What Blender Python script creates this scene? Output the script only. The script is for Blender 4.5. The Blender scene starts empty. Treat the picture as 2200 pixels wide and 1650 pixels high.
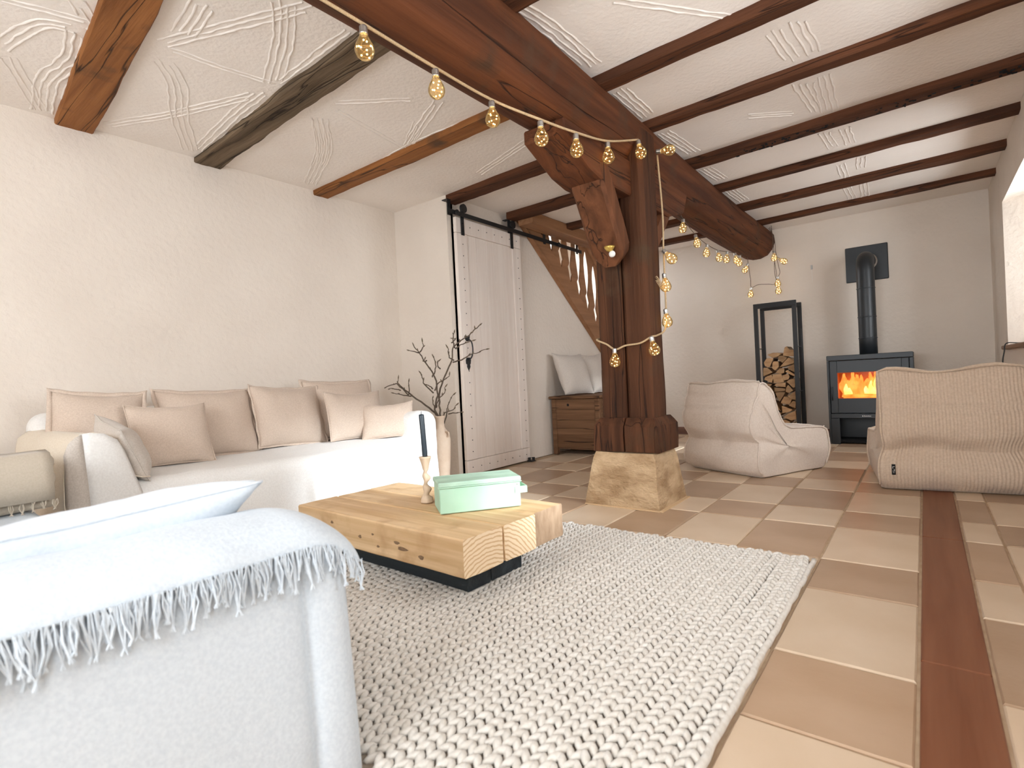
import bpy, bmesh, math, random
from mathutils import Vector, Matrix, noise
random.seed(7)
PI = math.pi
scene = bpy.context.scene
C = scene.collection

# ------------------------------------------------------------------ camera
cd = bpy.data.cameras.new('camera'); cam = bpy.data.objects.new('camera', cd); C.objects.link(cam)
cd.sensor_width = 36.0; cd.lens = 1152.0 * 36.0 / 2200.0; cd.clip_start = 0.02
CR = ((0.791446, 0.609281, -0.048879), (-0.034514, -0.035292, -0.998781), (-0.610264, 0.792168, -0.006903))
mw = Matrix.Identity(4)
for i in range(3):
    mw[i][0] = CR[0][i]; mw[i][1] = -CR[1][i]; mw[i][2] = -CR[2][i]
mw.translation = (0, 0, 0.75)
cam.matrix_world = mw
cd.dof.use_dof = True; cd.dof.focus_distance = 3.2; cd.dof.aperture_fstop = 4.5
scene.camera = cam

# ------------------------------------------------------------------ sky, sun, exposure
w = bpy.data.worlds.new('sky'); scene.world = w; w.use_nodes = True
bg = w.node_tree.nodes['Background']
bg.inputs['Color'].default_value = (0.95, 0.98, 1.0, 1); bg.inputs['Strength'].default_value = 11.0
sd = bpy.data.lights.new('sun', 'SUN'); sun = bpy.data.objects.new('sun', sd); C.objects.link(sun)
sd.energy = 7.5; sd.angle = math.radians(9); sd.color = (0.86, 0.94, 1.0)
sun.location = (6, 1, 4)
sun.rotation_euler = Vector((-1, 0.10, -0.40)).to_track_quat('-Z', 'Y').to_euler()
scene.view_settings.view_transform = 'Standard'; scene.view_settings.look = 'None'
scene.view_settings.gamma = 1.0; scene.view_settings.use_curve_mapping = False
scene.view_settings.exposure = 0.12

# room numbers (metres)
CEIL = 2.243; XL = -3.58; XR = 0.50; XD = -2.96; YN = 3.10; YF = 6.40; YB = -1.7
WINS = [(4.25, 5.45), (1.20, 2.65), (-1.35, -0.25)]     # right wall windows: the first is seen, the other two added for daylight
for y0, y1 in WINS:                                    # daylight portals in the window openings
    ld = bpy.data.lights.new('window_portal', 'AREA'); lo = bpy.data.objects.new('window_portal', ld); C.objects.link(lo)
    ld.shape = 'RECTANGLE'; ld.size = 1.2; ld.size_y = y1 - y0
    lo.location = (1.01, (y0 + y1) / 2, 1.38); lo.rotation_euler = (0, PI / 2, 0)
    ld.cycles.is_portal = True
ADDED_BWIN = (-2.2, 0.35, 0.45, 2.02)                        # unseen window added behind the sofas to light the view from behind
ld = bpy.data.lights.new('window_portal', 'AREA'); lo = bpy.data.objects.new('window_portal', ld); C.objects.link(lo)
ld.shape = 'RECTANGLE'; ld.size = ADDED_BWIN[1] - ADDED_BWIN[0]; ld.size_y = ADDED_BWIN[3] - ADDED_BWIN[2]
lo.location = ((ADDED_BWIN[0] + ADDED_BWIN[1]) / 2, YB - 0.21, (ADDED_BWIN[2] + ADDED_BWIN[3]) / 2); lo.rotation_euler = (PI / 2, 0, 0)
ld.cycles.is_portal = True

# ------------------------------------------------------------------ helpers
def lin(r, g, b):
    f = lambda c: ((c / 255 + 0.055) / 1.055) ** 2.4 if c > 10 else c / 255 / 12.92
    return (f(r), f(g), f(b), 1)

def mat(name, base, rough=0.8, c2=None, scale=(3, 3, 3), detail=6, lo=0.3, hi=0.7, bump=0.0, bscale=(40, 40, 40), bdist=0.01,
        rand=0.0, metal=0.0, spec=0.5, sheen=0.0, dist=0.0):
    m = bpy.data.materials.new(name); m.use_nodes = True
    nt = m.node_tree; N = nt.nodes; L = nt.links
    p = N['Principled BSDF']; p.inputs['Roughness'].default_value = rough; p.inputs['Metallic'].default_value = metal
    p.inputs['Specular IOR Level'].default_value = spec
    if sheen: p.inputs['Sheen Weight'].default_value = sheen
    p.inputs['Base Color'].default_value = base
    tc = N.new('ShaderNodeTexCoord')
    def noise_node(sc, det, d=0.0):
        mp = N.new('ShaderNodeMapping'); mp.inputs['Scale'].default_value = sc
        L.new(tc.outputs['Object'], mp.inputs['Vector'])
        n = N.new('ShaderNodeTexNoise'); n.inputs['Scale'].default_value = 1.0; n.inputs['Detail'].default_value = det
        n.inputs['Distortion'].default_value = d
        L.new(mp.outputs['Vector'], n.inputs['Vector']); return n
    out = None
    if c2 is not None:
        n = noise_node(scale, detail, dist)
        cr = N.new('ShaderNodeValToRGB'); cr.color_ramp.elements[0].position = lo; cr.color_ramp.elements[1].position = hi
        cr.color_ramp.elements[0].color = base; cr.color_ramp.elements[1].color = c2
        L.new(n.outputs['Fac'], cr.inputs['Fac']); out = cr.outputs['Color']
        L.new(out, p.inputs['Base Color'])
    if rand:
        oi = N.new('ShaderNodeObjectInfo'); mr = N.new('ShaderNodeMapRange')
        mr.inputs['To Min'].default_value = 1 - rand; mr.inputs['To Max'].default_value = 1 + rand
        L.new(oi.outputs['Random'], mr.inputs['Value'])
        hs = N.new('ShaderNodeHueSaturation'); L.new(mr.outputs['Result'], hs.inputs['Value'])
        if out is not None: L.new(out, hs.inputs['Color'])
        else: hs.inputs['Color'].default_value = base
        L.new(hs.outputs['Color'], p.inputs['Base Color'])
    if bump:
        n = noise_node(bscale, 5)
        b = N.new('ShaderNodeBump'); b.inputs['Strength'].default_value = bump; b.inputs['Distance'].default_value = bdist
        L.new(n.outputs['Fac'], b.inputs['Height']); L.new(b.outputs['Normal'], p.inputs['Normal'])
    m['pn'] = 1
    return m

def wood(name, a, b, axis=0, rough=0.65, rings=14, along=0.9, bump=0.35, c3=None, rand=0.0, cracks=0.0):
    """grain: noise squeezed across the fibre, long along it, with some darker patches"""
    sc = [rings * 1.0] * 3; sc[axis] = along
    bs = [rings * 5.0] * 3; bs[axis] = along * 5
    m = mat(name, a, rough, b, tuple(sc), 8, 0.32, 0.68, bump, tuple(bs), 0.006, rand=rand, dist=0.6, spec=0.22)
    if c3 is not None:
        nt = m.node_tree; N = nt.nodes; L = nt.links; p = N['Principled BSDF']
        src = p.inputs['Base Color'].links[0].from_socket
        tc = N.new('ShaderNodeTexCoord'); n = N.new('ShaderNodeTexNoise'); n.inputs['Scale'].default_value = 5.0; n.inputs['Detail'].default_value = 4
        L.new(tc.outputs['Object'], n.inputs['Vector'])
        r = N.new('ShaderNodeValToRGB'); r.color_ramp.elements[0].position = 0.56; r.color_ramp.elements[1].position = 0.72
        L.new(n.outputs['Fac'], r.inputs['Fac'])
        mx = N.new('ShaderNodeMix'); mx.data_type = 'RGBA'
        L.new(r.outputs['Color'], mx.inputs[0]); L.new(src, mx.inputs[6]); mx.inputs[7].default_value = c3
        L.new(mx.outputs[2], p.inputs['Base Color'])
    if cracks:                                   # drying checks: thin dark lines along the fibre
        nt = m.node_tree; N = nt.nodes; L = nt.links; p = N['Principled BSDF']
        src = p.inputs['Base Color'].links[0].from_socket
        tc = N.new('ShaderNodeTexCoord'); mp = N.new('ShaderNodeMapping'); s3 = [9.0] * 3; s3[axis] = 0.45; mp.inputs['Scale'].default_value = s3
        L.new(tc.outputs['Object'], mp.inputs['Vector']); n = N.new('ShaderNodeTexNoise'); n.inputs['Scale'].default_value = 1.0; n.inputs['Detail'].default_value = 3; n.inputs['Distortion'].default_value = 0.3
        L.new(mp.outputs['Vector'], n.inputs['Vector'])
        r = N.new('ShaderNodeValToRGB'); e = r.color_ramp.elements; e[0].position = 0.488; e[0].color = (0, 0, 0, 1); e[1].position = 0.512; e[1].color = (0, 0, 0, 1)
        k = e.new(0.50); k.color = (cracks, cracks, cracks, 1); L.new(n.outputs['Fac'], r.inputs['Fac'])
        mx = N.new('ShaderNodeMix'); mx.data_type = 'RGBA'; L.new(r.outputs['Color'], mx.inputs[0]); L.new(src, mx.inputs[6]); mx.inputs[7].default_value = (0.012, 0.006, 0.004, 1)
        L.new(mx.outputs[2], p.inputs['Base Color'])
        b2 = N.new('ShaderNodeBump'); b2.invert = True; b2.inputs['Strength'].default_value = 0.7; b2.inputs['Distance'].default_value = 0.008
        L.new(r.outputs['Color'], b2.inputs['Height']); old = p.inputs['Normal'].links
        if old: L.new(old[0].from_socket, b2.inputs['Normal'])
        L.new(b2.outputs['Normal'], p.inputs['Normal'])
    return m

def fabric(name, a, b, weave=350, bump=0.25, sheen=0.2, rand=0.0):
    return mat(name, a, 0.95, b, (weave * .6, weave * .6, weave * .6), 3, 0.35, 0.65, bump, (weave,) * 3, 0.002, rand=rand, spec=0.1, sheen=sheen)

def emit(name, col, s):
    m = bpy.data.materials.new(name); m.use_nodes = True; N = m.node_tree.nodes
    p = N['Principled BSDF']; p.inputs['Base Color'].default_value = col
    p.inputs['Emission Color'].default_value = col; p.inputs['Emission Strength'].default_value = s
    return m

def glassy(name, tint, refl=0.5, scatter=0.0):
    m = bpy.data.materials.new(name); m.use_nodes = True; nt = m.node_tree; N = nt.nodes; L = nt.links
    N.remove(N['Principled BSDF'])
    t = N.new('ShaderNodeBsdfTransparent'); t.inputs['Color'].default_value = tint
    g = N.new('ShaderNodeBsdfGlossy'); g.inputs['Roughness'].default_value = 0.03
    lw = N.new('ShaderNodeLayerWeight'); lw.inputs['Blend'].default_value = refl
    mx = N.new('ShaderNodeMixShader'); L.new(lw.outputs['Fresnel'], mx.inputs[0]); L.new(t.outputs[0], mx.inputs[1]); L.new(g.outputs[0], mx.inputs[2])
    last = mx.outputs[0]
    if scatter:
        tr = N.new('ShaderNodeBsdfTranslucent'); tr.inputs['Color'].default_value = (1.0, 0.80, 0.48, 1)
        m2 = N.new('ShaderNodeMixShader'); m2.inputs[0].default_value = scatter; L.new(last, m2.inputs[1]); L.new(tr.outputs[0], m2.inputs[2]); last = m2.outputs[0]
    L.new(last, N['Material Output'].inputs['Surface'])
    return m

def obj(name, bm, m, parent=None, smooth=False, loc=None):
    """one mesh object; vertices are in the parent's space"""
    if isinstance(bm, bmesh.types.BMesh):
        me = bpy.data.meshes.new(name)
        bmesh.ops.recalc_face_normals(bm, faces=bm.faces[:])
        bm.to_mesh(me); bm.free()
    else: me = bm
    if smooth: me.polygons.foreach_set('use_smooth', [True] * len(me.polygons))
    if m is not None and not me.materials: me.materials.append(m)
    o = bpy.data.objects.new(name, me); C.objects.link(o)
    if parent is not None: o.parent = parent
    if loc is not None: o.location = loc
    return o

def tag(o, label, cat, group=None):
    o['label'] = label; o['category'] = cat
    if group: o['group'] = group
    return o

def thing(name, label, cat, loc=(0, 0, 0), rotz=0.0, group=None):
    o = bpy.data.objects.new(name, None); C.objects.link(o); o.location = loc; o.rotation_euler = (0, 0, rotz)
    o.empty_display_size = 0.1
    return tag(o, label, cat, group)

def struct(o): o['kind'] = 'structure'; return o

def box(bm, x0, x1, y0, y1, z0, z1, bev=0.0, seg=1, M=None):
    vs = [bm.verts.new((x, y, z)) for x in (x0, x1) for y in (y0, y1) for z in (z0, z1)]
    f = [(0, 1, 3, 2), (4, 6, 7, 5), (0, 4, 5, 1), (2, 3, 7, 6), (0, 2, 6, 4), (1, 5, 7, 3)]
    fs = [bm.faces.new([vs[i] for i in q]) for q in f]
    if bev > 0:
        es = list({e for fa in fs for e in fa.edges})
        r = bmesh.ops.bevel(bm, geom=es, offset=bev, segments=seg, affect='EDGES', profile=0.5)
        vs = list({v for fa in r['faces'] for v in fa.verts} | {v for v in vs if v.is_valid})
    if M is not None:
        for v in vs: v.co = M @ v.co
    return vs

def nbox(*a, **k):
    bm = bmesh.new(); box(bm, *a, **k); return bm

def prism(bm, pts, axis, a, b, bev=0.0):
    """polygon pts (u,v) in the plane normal to axis, from a to b"""
    def P(u, v, t): return ((t, u, v), (u, t, v), (u, v, t))[axis]
    A = [bm.verts.new(P(u, v, a)) for u, v in pts]; B = [bm.verts.new(P(u, v, b)) for u, v in pts]
    n = len(pts); fs = [bm.faces.new(A), bm.faces.new(B[::-1])]
    for i in range(n): fs.append(bm.faces.new((A[i], B[i], B[(i + 1) % n], A[(i + 1) % n])))
    if bev:
        es = list({e for f in fs for e in f.edges})
        bmesh.ops.bevel(bm, geom=es, offset=bev, segments=1, affect='EDGES')
    return bm

def tube(bm, pts, r, n=8, caps=True, closed=False):
    pts = [Vector(p) for p in pts]; k = len(pts); rings = []
    ref = Vector((0, 0, 1))
    prev = None
    for i, p in enumerate(pts):
        a = pts[max(i - 1, 0)] if not closed else pts[i - 1]; b = pts[min(i + 1, k - 1)] if not closed else pts[(i + 1) % k]
        t = (b - a)
        t = t.normalized() if t.length > 1e-9 else Vector((0, 0, 1))
        if prev is None:
            u = t.cross(ref)
            if u.length < 0.2: u = t.cross(Vector((1, 0, 0)))
            u.normalize()
        else:
            u = prev - t * prev.dot(t)
            u = u.normalized() if u.length > 1e-6 else t.orthogonal().normalized()
        prev = u; v = t.cross(u)
        rr = r[i] if isinstance(r, (list, tuple)) else r
        rings.append([bm.verts.new(p + (u * math.cos(2 * PI * j / n) + v * math.sin(2 * PI * j / n)) * rr) for j in range(n)])
    m = k if closed else k - 1
    for i in range(m):
        A = rings[i]; B = rings[(i + 1) % k]
        for j in range(n): bm.faces.new((A[j], A[(j + 1) % n], B[(j + 1) % n], B[j]))
    if caps and not closed:
        bm.faces.new(rings[0][::-1]); bm.faces.new(rings[-1])
    return bm

def lathe(bm, prof, n=20, o=(0, 0, 0), fn=None):
    rings = []
    for r, z in prof:
        row = []
        for j in range(n):
            a = 2 * PI * j / n; q = Vector((r * math.cos(a), r * math.sin(a), z))
            if fn: q = fn(q, a)
            row.append(bm.verts.new(q + Vector(o)))
        rings.append(row)
    for i in range(len(prof) - 1):
        for j in range(n): bm.faces.new((rings[i][j], rings[i][(j + 1) % n], rings[i + 1][(j + 1) % n], rings[i + 1][j]))
    bm.faces.new(rings[0][::-1]); bm.faces.new(rings[-1])
    return bm

def smooth_path(pts, n=6):
    """Catmull-Rom through pts"""
    P = [Vector(p) for p in pts]; out = []
    for i in range(len(P) - 1):
        a = P[max(i - 1, 0)]; b = P[i]; c = P[i + 1]; d = P[min(i + 2, len(P) - 1)]
        for k in range(n):
            t = k / n
            out.append(0.5 * ((2 * b) + (c - a) * t + (2 * a - 5 * b + 4 * c - d) * t * t + (3 * b - a - 3 * c + d) * t ** 3))
    out.append(P[-1]); return out

def fbm(p, s): return noise.fractal(Vector(p) * s, 1.0, 2.0, 4)

def rough_beam(sec, axis, a, b, step=0.05, amp=0.006, s=3.0, seed=0.0, bow=None, sub=0.02):
    """hewn timber: section polygon swept along an axis with uneven faces; sec in the two other axes"""
    pts = []
    n0 = len(sec)
    for i in range(n0):
        p = Vector(sec[i]); q = Vector(sec[(i + 1) % n0]); k = max(1, int((q - p).length / sub))
        for j in range(k): pts.append(p.lerp(q, j / k))
    cx = sum((p.x for p in pts)) / len(pts); cy = sum((p.y for p in pts)) / len(pts)
    n = max(2, int((b - a) / step)); bm = bmesh.new(); rings = []
    def P(u, v, t): return Vector(((t, u, v), (u, t, v), (u, v, t))[axis])
    for i in range(n + 1):
        t = a + (b - a) * i / n; row = []
        du, dv = bow(t) if bow else (0, 0)
        for p in pts:
            d = Vector((p.x - cx, p.y - cy)); l = d.length or 1
            q = P(p.x, p.y, t); sq = Vector(q) * s; sq[axis] *= 0.35
            k = amp * (noise.fractal(sq + Vector((seed, seed * 1.7, seed * .3)), 0.8, 2.0, 4))
            row.append(bm.verts.new(P(p.x + d.x / l * k + du, p.y + d.y / l * k + dv, t)))
        rings.append(row)
    m = len(pts)
    for i in range(n):
        for j in range(m): bm.faces.new((rings[i][j], rings[i][(j + 1) % m], rings[i + 1][(j + 1) % m], rings[i + 1][j]))
    bm.faces.new(rings[0][::-1]); bm.faces.new(rings[-1])
    return bm

def rect(u0, u1, v0, v1, c=0.0):
    if not c: return [(u0, v0), (u1, v0), (u1, v1), (u0, v1)]
    return [(u0 + c, v0), (u1 - c, v0), (u1, v0 + c), (u1, v1 - c), (u1 - c, v1), (u0 + c, v1), (u0, v1 - c), (u0, v0 + c)]

def soft_box(sx, sy, sz, r, n=14, amp=0.008, s=3.0, seed=0.0, shape=None):
    """upholstered block, base at z=0, centred in x and y, rounded by r and slightly lumpy"""
    bm = bmesh.new(); idx = {}
    hx, hy, hz = sx / 2, sy / 2, sz / 2
    def put(a, b, c):
        key = (round(a, 5), round(b, 5), round(c, 5))
        if key in idx: return idx[key]
        p = Vector((a * hx, b * hy, c * hz))
        q = Vector((max(-hx + r, min(hx - r, p.x)), max(-hy + r, min(hy - r, p.y)), max(-hz + r, min(hz - r, p.z))))
        d = p - q
        if d.length > 1e-7: p = q + d.normalized() * r
        nn = d.normalized() if d.length > 1e-7 else Vector((0, 0, 1))
        p = p + nn * amp * noise.fractal(p * s + Vector((seed, seed, seed)), 1.0, 2.0, 3)
        p.z += hz
        if shape: p = shape(p)
        idx[key] = bm.verts.new(p); return idx[key]
    # denser near the edges so that the rounding shows
    def ticks(h):
        m = [-1 + 2 * i / n for i in range(n + 1)]
        e = r / h
        ex = [-1 + e * k / 4 for k in range(5)] + [1 - e * k / 4 for k in range(5)]
        return sorted(set([round(t, 4) for t in m if abs(t) < 1 - e] + [round(t, 4) for t in ex]))
    tx, ty, tz = ticks(hx), ticks(hy), ticks(hz)
    def grid(A, B, f):
        for i in range(len(A) - 1):
            for j in range(len(B) - 1):
                q = [f(A[i], B[j]), f(A[i + 1], B[j]), f(A[i + 1], B[j + 1]), f(A[i], B[j + 1])]
                if len(set(q)) == 4:
                    try: bm.faces.new(q)
                    except ValueError: pass
    for sg in (-1, 1):
        grid(ty, tz, lambda b, c: put(sg, b, c)); grid(tx, tz, lambda a, c: put(a, sg, c)); grid(tx, ty, lambda a, b: put(a, b, sg))
    return bm

def cushion_mesh(wd, ht, th, seed=0.0, n=26, wr=1.0, flange=0.0):
    """pillow standing in the local xz plane, base at z=0, thickness in y; corners drawn out, seam sucked in"""
    bm = bmesh.new(); V = {}
    def edge(u, v):
        su = 1 - 0.055 * (1 - v * v); sv = 1 - 0.055 * (1 - u * u)
        return u * su, v * sv
    for side in (-1, 1):
        for i in range(n + 1):
            for j in range(n + 1):
                u = -1 + 2 * i / n; v = -1 + 2 * j / n
                u = math.copysign(1 - (1 - abs(u)) ** 1.25, u) if u else 0; v = math.copysign(1 - (1 - abs(v)) ** 1.25, v) if v else 0
                b = i in (0, n) or j in (0, n)
                if b and side == 1: continue
                t = 0 if b else ((1 - abs(u) ** 3.0) ** 0.62 * (1 - abs(v) ** 3.0) ** 0.62) * th / 2
                x, z = edge(u, v)
                p = Vector((x * wd / 2, side * t, (z + 1) * ht / 2))
                k = noise.fractal(Vector((p.x * 4, p.z * 4, seed + side * 3)), 1, 2, 4)
                rim = (1 - max(abs(u), abs(v)))
                ang = math.atan2(v, u)
                crease = 0.005 * math.sin(ang * 9 + seed * 5 + 4 * k) * math.exp(-rim * 6) * (0 if b else 1)
                p.y += (k * 0.012 * wr + crease * wr) * side * (0 if b else 1)
                if b: p.y += 0.006 * noise.noise(Vector((p.x * 9, p.z * 9, seed)))
                p.z += -0.014 * (1 - u * u) * max(0, v)
                V[(side, i, j)] = bm.verts.new(p)
    def g(s, i, j): return V[(-1, i, j)] if (i in (0, n) or j in (0, n)) else V[(s, i, j)]
    for s in (-1, 1):
        for i in range(n):
            for j in range(n): bm.faces.new((g(s, i, j), g(s, i + 1, j), g(s, i + 1, j + 1), g(s, i, j + 1)))
    ring = [(i, 0) for i in range(n)] + [(n, j) for j in range(n)] + [(i, n) for i in range(n, 0, -1)] + [(0, j) for j in range(n, 0, -1)]
    rim = [V[(-1, i, j)].co.copy() for i, j in ring]
    return bm, rim

def cushion(name, label, wd, ht, th, loc, face, lean, roll, m, seed, flange=0.0, group=None, cat='cushion'):
    """face: compass angle (rad) that the front looks to (0 = -y); lean back; roll in its own plane"""
    bm, rim = cushion_mesh(wd, ht, th, seed)
    o = obj(name, bm, m, smooth=True); tag(o, label, cat, group)
    o.rotation_mode = 'QUATERNION'
    Q = Matrix.Rotation(face, 4, 'Z') @ Matrix.Rotation(-lean, 4, 'X') @ Matrix.Rotation(roll, 4, 'Y')
    o.matrix_world = Matrix.Translation(loc) @ Q
    b2 = bmesh.new()
    if flange:
        c = Vector((0, 0, ht / 2)); A = []; B = []; n = len(rim)
        for i, p in enumerate(rim):
            d = (p - c); d.y = 0; d.normalize()
            wv = 0.006 * math.sin(i * 0.9 + seed) + 0.004 * noise.noise(p * 20)
            A.append(b2.verts.new(p - d * 0.004 + Vector((0, 0.002, 0)))); B.append(b2.verts.new(p + d * flange + Vector((0, wv, 0))))
        A2 = [b2.verts.new(v.co + Vector((0, -0.004, 0))) for v in A]; B2 = [b2.verts.new(v.co + Vector((0, -0.003, 0))) for v in B]
        for i in range(n):
            j = (i + 1) % n
            b2.faces.new((A[i], A[j], B[j], B[i])); b2.faces.new((A2[i], B2[i], B2[j], A2[j])); b2.faces.new((B[i], B[j], B2[j], B2[i])); b2.faces.new((A[i], A2[i], A2[j], A[j]))
        obj('flange', b2, m, o, True)
    else:
        tube(b2, rim, 0.0028, 6, closed=True); obj('seam', b2, m, o, True)
    return o
RIDGES=[(5,[(-2.65,0.714),(-2.9,0.749),(-3.173,0.721),(-3.531,0.772)]),(2,[(-2.647,0.47),(-2.598,0.596),(-2.553,0.739)]),(4,[(-2.442,0.652),(-2.564,0.73)]),(3,[(-3.045,0.544),(-3.544,0.76)]),(3,[(-3.012,0.521),(-2.723,0.587),(-2.655,0.679)]),(4,[(-2.62,0.984),(-2.797,1.111),(-3.118,1.244),(-3.491,1.443)]),(4,[(-2.557,1.427),(-2.86,1.43),(-3.452,1.481)]),(3,[(-3.502,0.998),(-3.106,1.199),(-2.621,1.392)]),(2,[(-2.519,0.949),(-2.498,1.173),(-2.45,1.409)]),(3,[(-2.499,0.949),(-2.194,1.076),(-1.837,1.23)]),(4,[(-1.889,1.142),(-2.098,1.26),(-2.457,1.403)]),(3,[(-1.861,1.423),(-2.424,1.433)]),(4,[(-2.408,0.981),(-2.104,0.952)]),(4,[(-2.587,1.745),(-2.959,1.997),(-3.491,2.247)]),(3,[(-2.227,2.144),(-2.515,2.312)]),(2,[(-2.39,1.708),(-2.045,1.977)]),(3,[(-2.618,0.744),(-2.341,0.742)]),(4,[(-2.591,1.741),(-2.947,2.009),(-3.464,2.222)]),(3,[(-1.983,2.061),(-2.491,2.298)]),(3,[(-1.921,2.343),(-2.503,2.324),(-3.227,2.408)]),(2,[(-2.441,1.713),(-2.549,2.318)]),(5,[(-1.272,1.717),(-1.232,1.954),(-1.224,2.336)]),(4,[(-1.22,2.59),(-1.22,3.002)]),(4,[(-1.238,3.247),(-1.196,3.71)]),(3,[(-1.86,2.758),(-2.513,2.968)]),(3,[(-0.486,2.613),(-0.458,2.976)]),(3,[(-0.388,2.626),(-0.365,2.968)]),(3,[(-0.478,3.21),(-0.453,3.659)]),(4,[(-0.373,3.226),(-0.39,3.719)]),(3,[(-0.463,3.982),(-0.446,4.344)]),(3,[(-0.35,4.011),(-0.347,4.347)]),(3,[(-0.446,4.695),(-0.453,5.096)]),(3,[(-0.312,4.669),(-0.336,4.971)]),(3,[(-0.47,5.343),(-0.465,5.796)]),(3,[(-0.349,5.329),(-0.37,5.814)]),(3,[(-0.802,3.4),(-0.542,3.592)]),(4,[(-1.24,4.022),(-1.201,4.41)]),(4,[(-1.235,4.707),(-1.217,5.101)]),(2,[(-0.943,1.981),(-0.557,2.476)])]
LOGS=[[(-1.124,0.862),(-1.105,0.946),(-1.085,0.957),(-1.06,0.921),(-1.018,0.914),(-1.021,0.847)],[(-1.264,0.884),(-1.216,0.898),(-1.169,0.899),(-1.13,0.884),(-1.162,0.86),(-1.218,0.847)],[(-1.166,0.861),(-1.131,0.867),(-1.082,0.842),(-1.13,0.79),(-1.164,0.822)],[(-1.299,0.804),(-1.273,0.846),(-1.206,0.846),(-1.228,0.792),(-1.245,0.754),(-1.289,0.765)],[(-1.22,0.791),(-1.207,0.812),(-1.165,0.809),(-1.163,0.754),(-1.196,0.717),(-1.222,0.74)],[(-1.158,0.749),(-1.07,0.846),(-1.023,0.805),(-1.028,0.78)],[(-1.094,0.746),(-1.024,0.776),(-1.016,0.687),(-1.061,0.714)],[(-1.197,0.696),(-1.152,0.74),(-1.113,0.738),(-1.115,0.692),(-1.147,0.68)],[(-1.305,0.753),(-1.269,0.751),(-1.22,0.701),(-1.309,0.662)],[(-1.107,0.704),(-1.083,0.72),(-1.017,0.666),(-1.025,0.65)],[(-1.307,0.631),(-1.293,0.657),(-1.233,0.68),(-1.218,0.645),(-1.232,0.594)],[(-1.225,0.68),(-1.142,0.684),(-1.129,0.633),(-1.119,0.598),(-1.217,0.589)],[(-1.135,0.667),(-1.077,0.681),(-1.067,0.651),(-1.08,0.622),(-1.126,0.611)],[(-1.1,0.602),(-1.053,0.63),(-1.015,0.628),(-1.022,0.544),(-1.038,0.536)],[(-1.214,0.567),(-1.189,0.588),(-1.104,0.594),(-1.106,0.547),(-1.152,0.553)],[(-1.304,0.596),(-1.233,0.581),(-1.246,0.564),(-1.302,0.553)],[(-1.302,0.544),(-1.25,0.562),(-1.22,0.507),(-1.304,0.497)],[(-1.215,0.549),(-1.11,0.534),(-1.111,0.509),(-1.213,0.503)],[(-1.102,0.547),(-1.082,0.572),(-1.038,0.515),(-1.078,0.487),(-1.108,0.5)],[(-1.308,0.492),(-1.217,0.499),(-1.235,0.439),(-1.284,0.401),(-1.312,0.41)],[(-1.209,0.499),(-1.111,0.5),(-1.174,0.399)],[(-1.094,0.458),(-1.02,0.502),(-1.02,0.418),(-1.057,0.427)],[(-1.163,0.386),(-1.129,0.454),(-1.087,0.449),(-1.057,0.423),(-1.082,0.373)],[(-1.282,0.349),(-1.252,0.409),(-1.205,0.395),(-1.162,0.309)],[(-1.09,0.36),(-1.05,0.41),(-1.024,0.401),(-1.027,0.334)],[(-1.151,0.284),(-1.152,0.361),(-1.05,0.322),(-1.078,0.301)],[(-1.307,0.327),(-1.248,0.323),(-1.29,0.275),(-1.31,0.266)],[(-1.248,0.31),(-1.155,0.292),(-1.164,0.267),(-1.228,0.232),(-1.246,0.266)],[(-1.141,0.245),(-1.093,0.284),(-1.024,0.313),(-1.02,0.225),(-1.066,0.212)],[(-1.311,0.249),(-1.267,0.249),(-1.248,0.223),(-1.286,0.171)],[(-1.266,0.171),(-1.244,0.215),(-1.192,0.237),(-1.191,0.168)],[(-1.186,0.207),(-1.127,0.224),(-1.078,0.199),(-1.114,0.16),(-1.16,0.164)],[(-1.098,0.165),(-1.036,0.199),(-1.023,0.153)]]
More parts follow.
